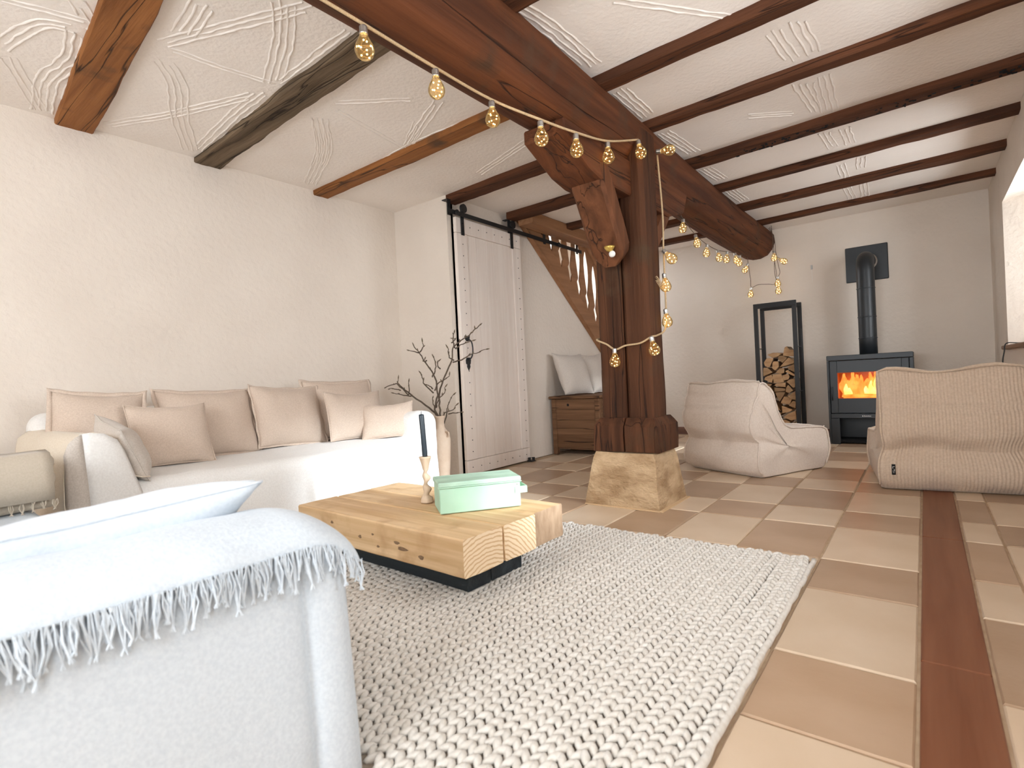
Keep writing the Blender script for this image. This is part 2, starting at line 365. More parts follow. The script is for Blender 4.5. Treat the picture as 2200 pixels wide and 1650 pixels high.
STEMS=[[(-2.906,2.87,0.492),(-2.917,2.87,0.613),(-2.903,2.87,0.712),(-2.839,2.87,0.825),(-2.777,2.87,0.919),(-2.765,2.87,1.005),(-2.702,2.87,1.053),(-2.618,2.87,1.084),(-2.558,2.87,1.121),(-2.511,2.87,1.156)],[(-2.765,2.87,1.005),(-2.692,2.87,1.035),(-2.592,2.87,1.048)],[(-2.778,2.87,0.906),(-2.664,2.87,0.925),(-2.604,2.87,0.951),(-2.546,2.87,0.959),(-2.45,2.87,0.98)],[(-2.771,2.87,1.01),(-2.786,2.87,1.06),(-2.783,2.87,1.103),(-2.772,2.87,1.124)],[(-2.777,2.87,0.919),(-2.83,2.87,0.957),(-2.832,2.87,1.015)],[(-2.913,2.87,0.488),(-2.958,2.87,0.56),(-2.913,2.87,0.667),(-2.922,2.87,0.802),(-2.963,2.87,0.858),(-3.016,2.87,0.933),(-3.057,2.87,0.995),(-3.114,2.87,1.05)],[(-3.057,2.87,0.995),(-3.163,2.87,1.017)],[(-3.044,2.87,0.999),(-3.009,2.87,1.028),(-3.006,2.87,1.073)],[(-2.922,2.87,0.802),(-2.886,2.87,0.863),(-2.888,2.87,0.934),(-2.905,2.87,0.958)],[(-2.925,2.87,0.497),(-3.022,2.87,0.569),(-3.189,2.87,0.664),(-3.296,2.87,0.732),(-3.365,2.87,0.768),(-3.484,2.87,0.746)],[(-3.216,2.87,0.674),(-3.269,2.87,0.713),(-3.337,2.87,0.758),(-3.336,2.87,0.805)],[(-3.189,2.87,0.664),(-3.3,2.87,0.676),(-3.385,2.87,0.692)],[(-3.216,2.87,0.679),(-3.206,2.87,0.72),(-3.211,2.87,0.777)],[(-3.311,2.87,0.714),(-3.368,2.87,0.725),(-3.44,2.87,0.732)],[(-2.899,2.87,0.685),(-2.984,2.87,0.75),(-3.012,2.87,0.806),(-3.019,2.87,0.838)],[(-2.96,2.87,0.713),(-3.01,2.87,0.742),(-3.049,2.87,0.752)],[(-2.885,2.87,0.702),(-2.844,2.87,0.754),(-2.781,2.87,0.778),(-2.725,2.87,0.809)],[(-2.899,2.87,0.497),(-2.872,2.87,0.533),(-2.797,2.87,0.55),(-2.758,2.87,0.585)],[(-2.86,2.87,0.519),(-2.792,2.87,0.528),(-2.726,2.87,0.53)],[(-2.899,2.87,0.497),(-2.882,2.87,0.568),(-2.853,2.87,0.621),(-2.813,2.87,0.665)],[(-2.945,2.87,0.569),(-2.915,2.87,0.631),(-2.849,2.87,0.683),(-2.846,2.87,0.728)],[(-2.971,2.87,0.56),(-2.982,2.87,0.596),(-2.991,2.87,0.646)],[(-2.837,2.87,0.86),(-2.866,2.87,0.888),(-2.855,2.87,0.919)],[(-3.016,2.87,0.933),(-3.036,2.87,0.925),(-3.037,2.87,0.944)],[(-2.762,2.87,1.049),(-2.738,2.87,1.06),(-2.724,2.87,1.079)]]
# ------------------------------------------------------------------ materials
M_wall = mat('warm_white_plaster', (0.745, 0.655, 0.568, 1), 0.9, (0.785, 0.698, 0.61, 1), (2, 2, 2), 5, 0.35, 0.65, 0.45, (28, 28, 28), 0.012, spec=0.2)
M_ceil = mat('ceiling_plaster', (0.87, 0.79, 0.72, 1), 0.9, (0.90, 0.83, 0.765, 1), (3, 3, 3), 5, 0.35, 0.65, 0.4, (45, 45, 45), 0.008, spec=0.2)
M_grout = mat('grout', lin(176, 150, 122), 0.9, lin(196, 172, 144), (20, 20, 20))
M_tileL = mat('light_stone_tile', (0.65, 0.495, 0.345, 1), 0.34, (0.73, 0.58, 0.43, 1), (4, 4, 4), 8, 0.3, 0.7, 0.12, (60, 60, 60), 0.004, rand=0.07)
M_tileD = mat('dark_stone_tile', (0.43, 0.285, 0.178, 1), 0.34, (0.51, 0.36, 0.245, 1), (3, 5, 4), 8, 0.3, 0.7, 0.12, (60, 60, 60), 0.004, rand=0.09)
M_plank = wood('oiled_floor_plank', lin(122, 74, 50), lin(140, 92, 66), 1, 0.4, 22, 1.2, 0.12)
M_beam = wood('red_brown_oak_beam', (0.058, 0.018, 0.0065, 1), (0.145, 0.047, 0.017, 1), 1, 0.75, 16, 0.8, 0.7, c3=(0.075, 0.034, 0.017, 1), cracks=0.85)
M_joist = wood('dark_joist', (0.05, 0.018, 0.008, 1), (0.12, 0.043, 0.018, 1), 0, 0.75, 20, 1.0, 0.5, cracks=0.85)
M_joistL = wood('warm_joist', (0.20, 0.072, 0.020, 1), (0.35, 0.14, 0.043, 1), 0, 0.7, 16, 1.0, 0.5, c3=(0.10, 0.05, 0.025, 1), cracks=0.85)
M_joistG = wood('weathered_grey_joist', (0.07, 0.046, 0.027, 1), (0.20, 0.14, 0.088, 1), 0, 0.85, 18, 1.0, 0.7, cracks=0.85)
M_post = wood('dark_oak_post', (0.042, 0.0155, 0.0068, 1), (0.105, 0.040, 0.0175, 1), 2, 0.8, 16, 0.8, 0.8, c3=(0.075, 0.038, 0.019, 1), cracks=0.85)
M_brace = wood('oak_brace', (0.075, 0.026, 0.0095, 1), (0.16, 0.058, 0.023, 1), 2, 0.7, 16, 0.9, 0.5, cracks=0.85)
M_stone = mat('sandstone', (0.40, 0.255, 0.135, 1), 0.95, (0.64, 0.455, 0.275, 1), (6, 6, 11), 12, 0.34, 0.62, 1.0, (34, 34, 60), 0.02, dist=0.15)
M_pine = wood('reclaimed_pine', (0.60, 0.375, 0.185, 1), (0.82, 0.59, 0.35, 1), 0, 0.6, 26, 1.1, 0.25, c3=(0.50, 0.29, 0.14, 1))
M_char = wood('black_stained_wood', (0.012, 0.016, 0.019, 1), (0.04, 0.048, 0.053, 1), 0, 0.5, 20, 1.0, 0.3)
M_chest = wood('old_brown_chest', (0.125, 0.062, 0.03, 1), (0.23, 0.12, 0.062, 1), 0, 0.75, 18, 1.2, 0.4, cracks=0.85)
M_stair = wood('stair_pine', (0.26, 0.125, 0.06, 1), (0.38, 0.19, 0.095, 1), 1, 0.6, 16, 1.0, 0.25)
M_door = wood('whitewashed_boards', (0.83, 0.725, 0.645, 1), (0.90, 0.81, 0.735, 1), 2, 0.7, 24, 0.8, 0.15)
M_black = mat('black_iron', (0.011, 0.011, 0.012, 1), 0.45, metal=0.0, bump=0.1, bscale=(80, 80, 80), bdist=0.002)
M_stove = mat('black_stove_steel', (0.016, 0.019, 0.022, 1), 0.42, bump=0.08, bscale=(200, 200, 200), bdist=0.001)
M_dark = mat('dark_void', (0.006, 0.005, 0.005, 1), 0.9)
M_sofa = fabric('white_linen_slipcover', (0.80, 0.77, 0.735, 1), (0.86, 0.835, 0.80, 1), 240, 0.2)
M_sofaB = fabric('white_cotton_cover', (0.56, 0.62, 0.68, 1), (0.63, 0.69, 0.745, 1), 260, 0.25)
M_cream = fabric('cream_throw_cloth', (0.72, 0.61, 0.475, 1), (0.79, 0.69, 0.56, 1), 260, 0.3)
M_cushA = fabric('taupe_linen', (0.60, 0.475, 0.38, 1), (0.68, 0.55, 0.45, 1), 300, 0.3, rand=0.05)
M_cushB = fabric('grey_beige_linen', (0.56, 0.49, 0.425, 1), (0.64, 0.57, 0.505, 1), 300, 0.3)
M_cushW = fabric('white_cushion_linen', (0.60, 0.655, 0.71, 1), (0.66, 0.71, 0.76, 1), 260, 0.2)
M_blanket = fabric('beige_wool_blanket', (0.49, 0.42, 0.33, 1), (0.53, 0.455, 0.365, 1), 300, 0.3)
M_wool = fabric('chunky_cream_wool', (0.66, 0.615, 0.555, 1), (0.77, 0.735, 0.685, 1), 120, 0.4)
M_woolb = fabric('rug_backing', (0.34, 0.28, 0.22, 1), (0.40, 0.33, 0.27, 1), 120, 0.2)
M_green = mat('mint_green_paint', (0.40, 0.62, 0.46, 1), 0.5, (0.47, 0.69, 0.53, 1), (7, 7, 7), 6, 0.35, 0.65, 0.1, (40, 40, 40), 0.003)
M_greenT = mat('scuffed_mint_paint', (0.36, 0.52, 0.40, 1), 0.6, (0.47, 0.66, 0.51, 1), (6, 14, 10), 8, 0.35, 0.6, 0.15, (40, 40, 40), 0.003)
M_candle = mat('black_candle_wax', (0.022, 0.032, 0.042, 1), 0.35, bump=0.2, bscale=(30, 30, 60), bdist=0.003)
M_turned = wood('pale_turned_wood', (0.60, 0.44, 0.30, 1), (0.74, 0.58, 0.43, 1), 2, 0.6, 24, 2.0, 0.1)
M_clay = mat('pale_clay', (0.62, 0.46, 0.335, 1), 0.9, (0.72, 0.57, 0.44, 1), (8, 8, 8), 6, 0.35, 0.65, 0.35, (50, 50, 50), 0.006)
M_twig = mat('twig_bark', (0.075, 0.052, 0.036, 1), 0.9, (0.15, 0.11, 0.078, 1), (30, 30, 30), 4, bump=0.5, bscale=(90, 90, 90), bdist=0.003)
M_bud = mat('bud_skin', (0.12, 0.085, 0.055, 1), 0.8, (0.19, 0.14, 0.09, 1), (60, 60, 60), 3)
M_logend = mat('split_birch', (0.34, 0.19, 0.09, 1), 0.85, (0.54, 0.35, 0.19, 1), (12, 12, 30), 6, 0.3, 0.7, 0.4, (60, 60, 60), 0.005, rand=0.28)
M_bark = mat('log_bark', (0.13, 0.075, 0.04, 1), 0.9, (0.24, 0.15, 0.085, 1), (15, 4, 15), 5, rand=0.2)
M_rope = mat('jute_cord', lin(205, 178, 140), 0.9, lin(176, 148, 112), (200, 200, 200), 3, bump=0.5, bscale=(300, 300, 300), bdist=0.003)
M_wire = mat('brown_cable', (0.12, 0.075, 0.05, 1), 0.7)
M_bulb = glassy('amber_glass', (1.0, 0.92, 0.74, 1), 0.18, 0.10)
M_fwire = mat('copper_wire', (0.75, 0.45, 0.18, 1), 0.4)
M_cap = mat('silver_cap', (0.55, 0.53, 0.50, 1), 0.3, metal=0.9)
M_led = emit('warm_led', (1.0, 0.66, 0.26, 1), 22.0)
M_steel = mat('brushed_steel', (0.5, 0.48, 0.46, 1), 0.35, metal=0.9)
M_white = mat('white_enamel', (0.80, 0.78, 0.74, 1), 0.35)
M_gold = mat('brass_cup', (0.62, 0.42, 0.10, 1), 0.35, metal=0.6)
M_pane = glassy('window_glass', (0.97, 0.985, 1.0, 1), 0.12)
M_sillw = wood('sill_wood', (0.20, 0.125, 0.08, 1), (0.30, 0.20, 0.135, 1), 1, 0.6, 20, 1.0, 0.2)
M_skirt = wood('red_brown_skirting', (0.17, 0.085, 0.06, 1), (0.23, 0.12, 0.088, 1), 0, 0.6, 20, 1, 0.1)
M_bean = None
def corduroy(name, a, b, ribs, axis, bs):
    m = fabric(name, a, b, 160, 0.2, 0.3)
    nt = m.node_tree; N = nt.nodes; L = nt.links; p = N['Principled BSDF']
    tc = N.new('ShaderNodeTexCoord'); mp = N.new('ShaderNodeMapping'); L.new(tc.outputs['UV'], mp.inputs['Vector'])
    wv = N.new('ShaderNodeTexWave'); wv.wave_type = 'BANDS'; wv.bands_direction = axis; wv.inputs['Scale'].default_value = ribs
    wv.inputs['Distortion'].default_value = 0.4; wv.inputs['Detail'].default_value = 0
    L.new(mp.outputs['Vector'], wv.inputs['Vector'])
    b_ = N.new('ShaderNodeBump'); b_.inputs['Strength'].default_value = bs; b_.inputs['Distance'].default_value = 0.006
    L.new(wv.outputs['Fac'], b_.inputs['Height']); L.new(b_.outputs['Normal'], p.inputs['Normal'])
    return m
M_beanL = corduroy('pale_corduroy', (0.70, 0.585, 0.495, 1), (0.77, 0.66, 0.57, 1), 22, 'X', 0.10)
M_beanR = corduroy('beige_corduroy', (0.63, 0.485, 0.36, 1), (0.71, 0.56, 0.43, 1), 20, 'X', 0.5)

# ------------------------------------------------------------------ room shell
def face_wall(name, bm): return struct(obj(name, bm, M_wall))
T = 0.2
bm = bmesh.new(); box(bm, XL - T, XL, YB - T, YN + 0.05, -0.15, CEIL + 0.15); face_wall('wall_left', bm)
bm = bmesh.new()
box(bm, XL - T, ADDED_BWIN[0], YB - T, YB, -0.15, CEIL + 0.15); box(bm, ADDED_BWIN[1], XR + 0.5, YB - T, YB, -0.15, CEIL + 0.15)
box(bm, ADDED_BWIN[0], ADDED_BWIN[1], YB - T, YB, -0.15, ADDED_BWIN[2]); box(bm, ADDED_BWIN[0], ADDED_BWIN[1], YB - T, YB, ADDED_BWIN[3], CEIL + 0.15); face_wall('wall_back', bm)
bm = bmesh.new(); box(bm, -4.1, XR + 0.5, YF, YF + T, -0.15, 3.3); face_wall('wall_far', bm)
# jog of the wall beside the sofa
bm = bmesh.new(); box(bm, XL - 0.02, XD, YN, YN + 0.07, -0.1, CEIL + 0.1); face_wall('wall_niche', bm)
# wall that carries the sliding door: doorway cut out, edge sloping under the stair string
XD0 = XD - 0.03
bm = bmesh.new()
box(bm, XD0, XD, YN + 0.07, 3.146, 0, CEIL + 0.1)
box(bm, XD0, XD, 3.146, 3.93, 2.0, CEIL + 0.1)
prism(bm, [(3.93, 0), (6.4, 0), (6.4, 0.34), (4.02, 2.29), (3.93, 2.29)], 0, XD0, XD)
face_wall('wall_stairs', bm)
bm = bmesh.new(); box(bm, -3.95, XD0 - 0.004, 3.171, 3.185, 0, CEIL); box(bm, XD0 - .02, XD0 - .004, 3.13, 3.171, 0, 2.01); box(bm, -3.95, XD0 - 0.004, 3.94, 3.95, 0, CEIL); box(bm, -3.95, -3.94, 3.175, 3.95, 0, CEIL); box(bm, -3.95, XD0 - 0.004, 3.175, 3.95, 2.01, 2.02)
struct(obj('wall_doorway_shade', bm, M_dark))  # near-black doorway lining, paints the shadow in the gap beside the door
# stairwell shell with its own window
bm = bmesh.new()
box(bm, -4.1, -3.9, 3.96, 5.35, -0.1, 3.3); box(bm, -4.1, -3.9, 5.35, 6.25, -0.1, 1.35); box(bm, -4.1, -3.9, 5.35, 6.25, 2.75, 3.3); box(bm, -4.1, -3.9, 6.25, 6.4, -0.1, 3.3)
box(bm, -3.9, -2.86, 3.96, 4.02, CEIL + 0.01, 3.3); box(bm, -2.86, -2.80, 3.96, YF, CEIL + 0.12, 3.3); box(bm, -4.1, -2.80, 3.9, YF, 3.2, 3.3)
face_wall('wall_stairwell', bm)
# right wall with splayed window openings
ZS, ZL = 0.83, 1.90
bm = bmesh.new()
box(bm, XR, 1.0, YB - T, YF + T, -0.15, ZS - 0.03); box(bm, XR, 1.0, YB - T, YF + T, ZL + 0.09, CEIL + 0.15)
prev = (YB - T, YB - T)
for y0, y1 in sorted(WINS):
    prism(bm, [(XR, prev[0]), (XR, y0), (1.0, y0 + 0.12), (1.0, prev[1])], 2, ZS - 0.03, ZL + 0.09)
    prism(bm, [(XR, ZL), (1.0, ZL + 0.09), (XR, ZL + 0.09)], 1, y0 - 0.001, y1 + 0.001)
    prev = (y1, y1 - 0.22)
prism(bm, [(XR, prev[0]), (XR, YF + T), (1.0, YF + T), (1.0, prev[1])], 2, ZS - 0.03, ZL + 0.09)
face_wall('wall_right', bm)
for k, (y0, y1) in enumerate(WINS):  # all but the first are out of view, added to bring in daylight
    a, b = y0 + 0.10, y1 - 0.20
    fr = bmesh.new(); z0, z1 = ZS - 0.03, ZL + 0.09
    for q in ((a, a + .05, z0, z1), (b - .05, b, z0, z1), (a + .05, b - .05, z0, z0 + .05), (a + .05, b - .05, z1 - .05, z1), ((a + b) / 2 - .03, (a + b) / 2 + .03, z0 + .05, z1 - .05)):
        box(fr, .93, .985, q[0], q[1], q[2], q[3], 0.006)
    wo = struct(obj('window_%d' % (k + 1), fr, M_white)); 
    for q in ((a + .05, (a + b) / 2 - .03), ((a + b) / 2 + .03, b - .05)):
        obj('pane', nbox(.955, .96, q[0], q[1], z0 + .05, z1 - .05), M_pane, wo)
    obj('window_sill', nbox(XR - 0.035, .93, y0 - 0.05, y1 + 0.05, ZS - 0.03, ZS, 0.006), M_sillw, wo)
fr = bmesh.new(); a, b, z0, z1 = ADDED_BWIN; m_ = [a + (b - a) * k / 3 for k in range(4)]
for q in ((a, a + .05, z0, z1), (b - .05, b, z0, z1), (a + .05, b - .05, z0, z0 + .05), (a + .05, b - .05, z1 - .05, z1), (m_[1] - .03, m_[1] + .03, z0 + .05, z1 - .05), (m_[2] - .03, m_[2] + .03, z0 + .05, z1 - .05)):
    box(fr, q[0], q[1], YB - .14, YB - .08, q[2], q[3], 0.006)
wo = struct(obj('window_5', fr, M_white))  # out-of-view back window, added for its light
for k in range(3): obj('pane', nbox(m_[k] + (.05 if k == 0 else .03), m_[k + 1] - (.05 if k == 2 else .03), YB - .113, YB - .108, z0 + .05, z1 - .05), M_pane, wo)
fr = bmesh.new()
for q in ((5.35, 5.4, 1.35, 2.75), (6.2, 6.25, 1.35, 2.75), (5.4, 6.2, 1.35, 1.4), (5.4, 6.2, 2.7, 2.75), (5.78, 5.82, 1.4, 2.7)): box(fr, -4.03, -3.98, *q, 0.005)
wo = struct(obj('window_4', fr, M_white))
for q in ((5.4, 5.78), (5.82, 6.2)): obj('pane', nbox(-4.01, -4.005, q[0], q[1], 1.4, 2.7), M_pane, wo)

# ceiling: slab with the stair opening left free, and the combed plaster ridges
bm = bmesh.new()
box(bm, XL - T, XR + 0.5, YB - T, 4.0, CEIL, CEIL + 0.12); box(bm, -2.86, XR + 0.5, 4.0, YF, CEIL, CEIL + 0.12)
ceil = struct(obj('ceiling', bm, M_ceil))
bm = bmesh.new()
for bi, (n, pts) in enumerate(RIDGES):
    P = smooth_path([(x, y, 0) for x, y in pts], max(5, int(0.5 / 0.035)))
    tot = sum((P[i + 1] - P[i]).length for i in range(len(P) - 1)); m = max(6, int(tot / 0.022))
    # resample
    Q = []; acc = 0; i = 0
    for k in range(m + 1):
        d = tot * k / m; a_ = 0
        for i in range(len(P) - 1):
            l = (P[i + 1] - P[i]).length
            if a_ + l >= d or i == len(P) - 2: Q.append(P[i].lerp(P[i + 1], min(1, max(0, (d - a_) / max(l, 1e-6))))); break
            a_ += l
    for k in range(n):
        off = (k - (n - 1) / 2) * 0.027; row = []
        j0 = random.randint(0, 2); j1 = m - random.randint(0, 2)
        for j in range(j0, j1 + 1):
            t = (Q[min(j + 1, m)] - Q[max(j - 1, 0)]); t = t.normalized() if t.length > 1e-9 else Vector((1, 0, 0))
            nrm = Vector((-t.y, t.x, 0)); wob = 0.007 * noise.noise(Vector((j * 0.33, bi * 3.1, k * 1.3)))
            c = Q[j] + nrm * (off + wob); hw = 0.0062 * (0.8 + 0.5 * random.random()); h = 0.0045 * (0.55 + 0.7 * random.random())
            row.append([bm.verts.new((c.x + nrm.x * s * hw, c.y + nrm.y * s * hw, CEIL + 0.001 - (0 if abs(s) == 1 else h))) for s in (-1, -0.35, 0.35, 1)])
        for j in range(len(row) - 1):
            for s in range(3): bm.faces.new((row[j][s], row[j][s + 1], row[j + 1][s + 1], row[j + 1][s]))
o = obj('plaster_ridge', bm, M_ceil, ceil, True); o['kind'] = 'stuff'

# floor: bed of grout, tiles in rows of two depths, a strip of planks
floor = struct(obj('floor', nbox(-4.1, 1.0, YB - T, YF + T, -0.15, -0.006), M_grout))
xs = [-0.037 - 0.3135 * k for k in range(13)]
ys = []
y = 1.54 - 0.825 * 2
while y < YF: ys += [(y, y + 0.49, 0), (y + 0.49, y + 0.825, 1)]; y += 0.825
cols = [(xs[k + 1], xs[k], k) for k in range(12)] + [(0.105, 0.228, 1), (0.228, XR, 0)]
tile_cache = {}
def tile_mesh(sx, sy, v):
    key = (round(sx, 3), round(sy, 3), v)
    if key not in tile_cache:
        b = bmesh.new(); rn = random.Random(hash(key) & 0xffff)
        pts = []; g = 0.0035
        for a, c in (((-1, -1), (1, -1)), ((1, -1), (1, 1)), ((1, 1), (-1, 1)), ((-1, 1), (-1, -1))):
            for k in range(5):
                t = k / 5; px = (a[0] + (c[0] - a[0]) * t) * (sx / 2 - g); py = (a[1] + (c[1] - a[1]) * t) * (sy / 2 - g)
                pts.append((px * (1 - rn.random() * 0.008), py * (1 - rn.random() * 0.008)))
        top = [b.verts.new((p[0] * (1 - .008 / sx), p[1] * (1 - .008 / sy), 0)) for p in pts]; mid = [b.verts.new((p[0], p[1], -0.004)) for p in pts]; bot = [b.verts.new((p[0], p[1], -0.012)) for p in pts]
        b.faces.new(top)
        n = len(pts)
        for i in range(n):
            j = (i + 1) % n
            b.faces.new((mid[i], mid[j], top[j], top[i])); b.faces.new((bot[i], bot[j], mid[j], mid[i]))
        me = bpy.data.meshes.new('tile'); bmesh.ops.recalc_face_normals(b, faces=b.faces[:]); b.to_mesh(me); b.free()
        tile_cache[key] = me
    return tile_cache[key]
meshLD = {}
for (x0, x1, ci) in cols:
    for (y0, y1, par) in ys:
        ya, yb = max(y0, YB), min(y1, YF)
        if yb - ya < 0.03 or yb < 0.35: continue
        if x0 < XD and yb > YN + .2: continue
        if x0 < XL: x0 = XL
        dark = (ci + par) % 2
        key = (round(x1 - x0, 3), round(yb - ya, 3), random.randint(0, 2), dark)
        if key not in meshLD:
            me = tile_mesh(*key[:3]).copy(); me.name = 'tile'; me.materials.append(M_tileD if dark else M_tileL); meshLD[key] = me
        o = bpy.data.objects.new('tile', meshLD[key]); C.objects.link(o); o.parent = floor
        o.location = ((x0 + x1) / 2, (ya + yb) / 2, random.uniform(-0.0012, 0.0006)); o.rotation_euler = (random.uniform(-.0015, .0015), random.uniform(-.0015, .0015), 0)
for y0, y1 in ((-1.6, 0.45), (0.45, 1.66), (1.66, 2.85), (2.85, 4.1), (4.1, 5.3), (5.3, 6.38)):
    obj('plank', nbox(-0.033, 0.101, y0 + 0.0015, y1 - 0.0015, -0.02, 0.0015, 0.003), M_plank, floor)
struct(obj('baseboard_far', nbox(-2.9, -0.76, YF - 0.02, YF, 0, 0.085, 0.004), M_skirt))

# ------------------------------------------------------------------ timber frame
def joist(label, mt, x0, x1, ya, yb, drop, ya2=None, amp=0.006, seed=0, ragged=0.0, grp='ceiling joists'):
    """joist along x; ya..yb at x0, shifted to ya2 at x1"""
    dy = (ya2 - ya) if ya2 is not None else 0
    sec = rect(ya, yb, CEIL - drop, CEIL + 0.02, 0.006)
    def bow(t):
        k = (t - x0) / (x1 - x0)
        return (dy * k + ragged * noise.noise(Vector((t * 2.2, seed, 0))), 0.5 * ragged * noise.noise(Vector((t * 3, seed + 5, 0))))
    b = rough_beam(sec, 0, x0, x1, 0.03, amp, 7.0, seed, bow)
    return tag(obj('ceiling_joist', b, mt), label, 'beam', grp)
G1 = 'ceiling joists'
joist('warm brown ceiling joist with dark knots, first over the long sofa', M_joistL, XL, -1.5, 0.815, 0.985, 0.028, 0.60, 0.006, 1, 0.006)
joist('weathered grey ceiling joist with ragged edge over the long sofa', M_joistG, XL, -1.5, 1.50, 1.655, 0.03, 1.42, 0.011, 2, 0.016)
joist('brown ceiling joist ending above the far end of the long sofa', M_joistL, XL, -1.5, 2.325, 2.455, 0.034, 2.30, 0.006, 3, 0.006)
joist('brown ceiling joist ending on the corner above the sliding door', M_joist, XD, -1.5, 3.10, 3.21, 0.06, 3.02, 0.005, 4, 0.004)
joist('brown ceiling joist running from the stair trimmer to the main beam', M_joist, -2.9, -1.5, 3.80, 3.92, 0.06, 3.78, 0.005, 5, 0.004)
for i, (ya, wd, lb) in enumerate(((4.49, .10, 'short dark joist behind the post brace, first of those meeting the stair trimmer'), (5.16, .11, 'short dark joist behind the post, middle one of those meeting the stair trimmer'), (5.86, .10, 'short dark joist between stair trimmer and beam, close to the stove wall'))):
    joist(lb, M_joist, -2.75, -1.5, ya, ya + wd, 0.05, None, 0.005, 10 + i, 0.004)
lab = {0: 'dark joist over the rug, nearest the added window bay beside the sofas', 1: 'dark joist right of the main beam, before the post',
       2: 'dark joist meeting the main beam just before the post', 3: 'dark joist meeting the main beam at the post', 4: 'worm-eaten dark joist with many small holes beyond the post',
       5: 'dark joist in line with the near edge of the window', 6: 'dark joist above the middle of the window', 7: 'dark joist closest to the stove wall'}
for i, (ya, wd, d) in enumerate(((0.80, .12, .04), (1.62, .12, .04), (2.424, .095, .036), (3.05, .09, .03), (3.79, .12, .034), (4.48, .10, .03), (5.15, .12, .034), (5.85, .095, .03))):
    j = joist(lab[i], M_joist, -1.30, XR, ya, ya + wd, d + 0.012, ya - (0.10 if i > 1 else 0) * (1 if i > 3 else .6), 0.006, 20 + i, 0.006)
    if i == 4:
        hb = bmesh.new()
        for k in range(70):
            t = random.random(); hx = -1.0 + 1.45 * t; yc = ya + 0.012 + random.random() * (wd - .03) - 0.1 * (hx + 1.30) / 1.8
            box(hb, hx, hx + random.uniform(.006, .02), yc, yc + random.uniform(.004, .009), CEIL - d - .018, CEIL - d - .010)
        o = obj('worm_hole', hb, M_dark, j); o['kind'] = 'stuff'
# main beam: big rounded oak log
sec = [(-1.55, 2.26), (-1.553, 2.12), (-1.55, 2.01), (-1.53, 1.978), (-1.46, 1.958), (-1.38, 1.957), (-1.31, 1.985), (-1.262, 2.045), (-1.236, 2.12), (-1.245, 2.19), (-1.288, 2.243), (-1.29, 2.26)]
root = thing('main_beam', 'massive rounded red-brown oak beam running across the ceiling onto the post', 'beam', (-1.4, 2.4, 1.957))
b = rough_beam(sec, 1, YB, YF, 0.05, 0.011, 1.6, 3.0, lambda t: (0.012 * math.sin(t * 0.8 + .4), 0.008 * math.sin(t * 0.9)))
for v in b.verts: v.co -= root.location
obj('log', b, M_beam, root, True)
# post with foot, saddle timbers and braces
root = thing('timber_post', 'dark oak post with carved foot, saddle timber and diagonal brace', 'post', (-1.39, 2.98, 0.30))
def wp(name, b, m, par=root, sm=False):
    for v in b.verts: v.co -= root.location
    return obj(name, b, m, par, sm)
wp('shaft', rough_beam(rect(-1.543, -1.385, 2.872, 3.085, 0.02), 2, 0.485, 2.10, 0.05, 0.008, 3.0, 1.0), M_post, sm=False)
wp('shaft', rough_beam(rect(-1.378, -1.222, 2.872, 3.085, 0.022), 2, 0.485, 2.14, 0.05, 0.008, 3.0, 8.0), M_post, sm=False)
fb = bmesh.new()
def foot(x0, x1, seed):
    secs = [(0.306, 0.0, 0.0), (0.40, 0.0, 0.0), (0.452, -0.004, -0.004), (0.476, -0.018, -0.018), (0.50, -0.034, -0.034)]
    b_ = bmesh.new(); rings = []
    for z, e, g in secs:
        xa = x0 - (e if x0 < -1.5 else 0) ; xb = x1 + (e if x1 > -1.3 else 0)
        ya, yb = 2.825 - e, 3.125 + e
        row = []
        n = 6
        for (ax, ay), (bx_, by) in (((xa, ya), (xb, ya)), ((xb, ya), (xb, yb)), ((xb, yb), (xa, yb)), ((xa, yb), (xa, ya))):
            for k in range(n):
                t = k / n; q = Vector((ax + (bx_ - ax) * t, ay + (by - ay) * t, z)); r_ = noise.fractal(q * 8 + Vector((seed, 0, 0)), 1, 2, 3) * 0.006
                row.append(b_.verts.new(q + Vector((r_, r_, r_ * .4))))
        rings.append(row)
    for i in range(len(rings) - 1):
        m_ = len(rings[i])
        for j in range(m_): b_.faces.new((rings[i][j], rings[i][(j + 1) % m_], rings[i + 1][(j + 1) % m_], rings[i + 1][j]))
    b_.faces.new(rings[0][::-1]); b_.faces.new(rings[-1]); return b_
wp('foot', foot(-1.582, -1.39, 1), M_post); wp('foot', foot(-1.378, -1.176, 5), M_post)
# saddle timbers under the beam, to both sides of the post
sb = prism(bmesh.new(), [(2.87, 1.965), (2.87, 1.765), (2.52, 1.765), (2.40, 1.79), (2.16, 1.90), (2.16, 1.965)], 0, -1.52, -1.285, 0.008)
wp('saddle_timber', sb, M_beam)
sb = prism(bmesh.new(), [(3.085, 1.965), (3.085, 1.74), (3.35, 1.74), (3.62, 1.82), (3.70, 1.965)], 0, -1.52, -1.25, 0.008)
wp('saddle_timber', sb, M_beam)
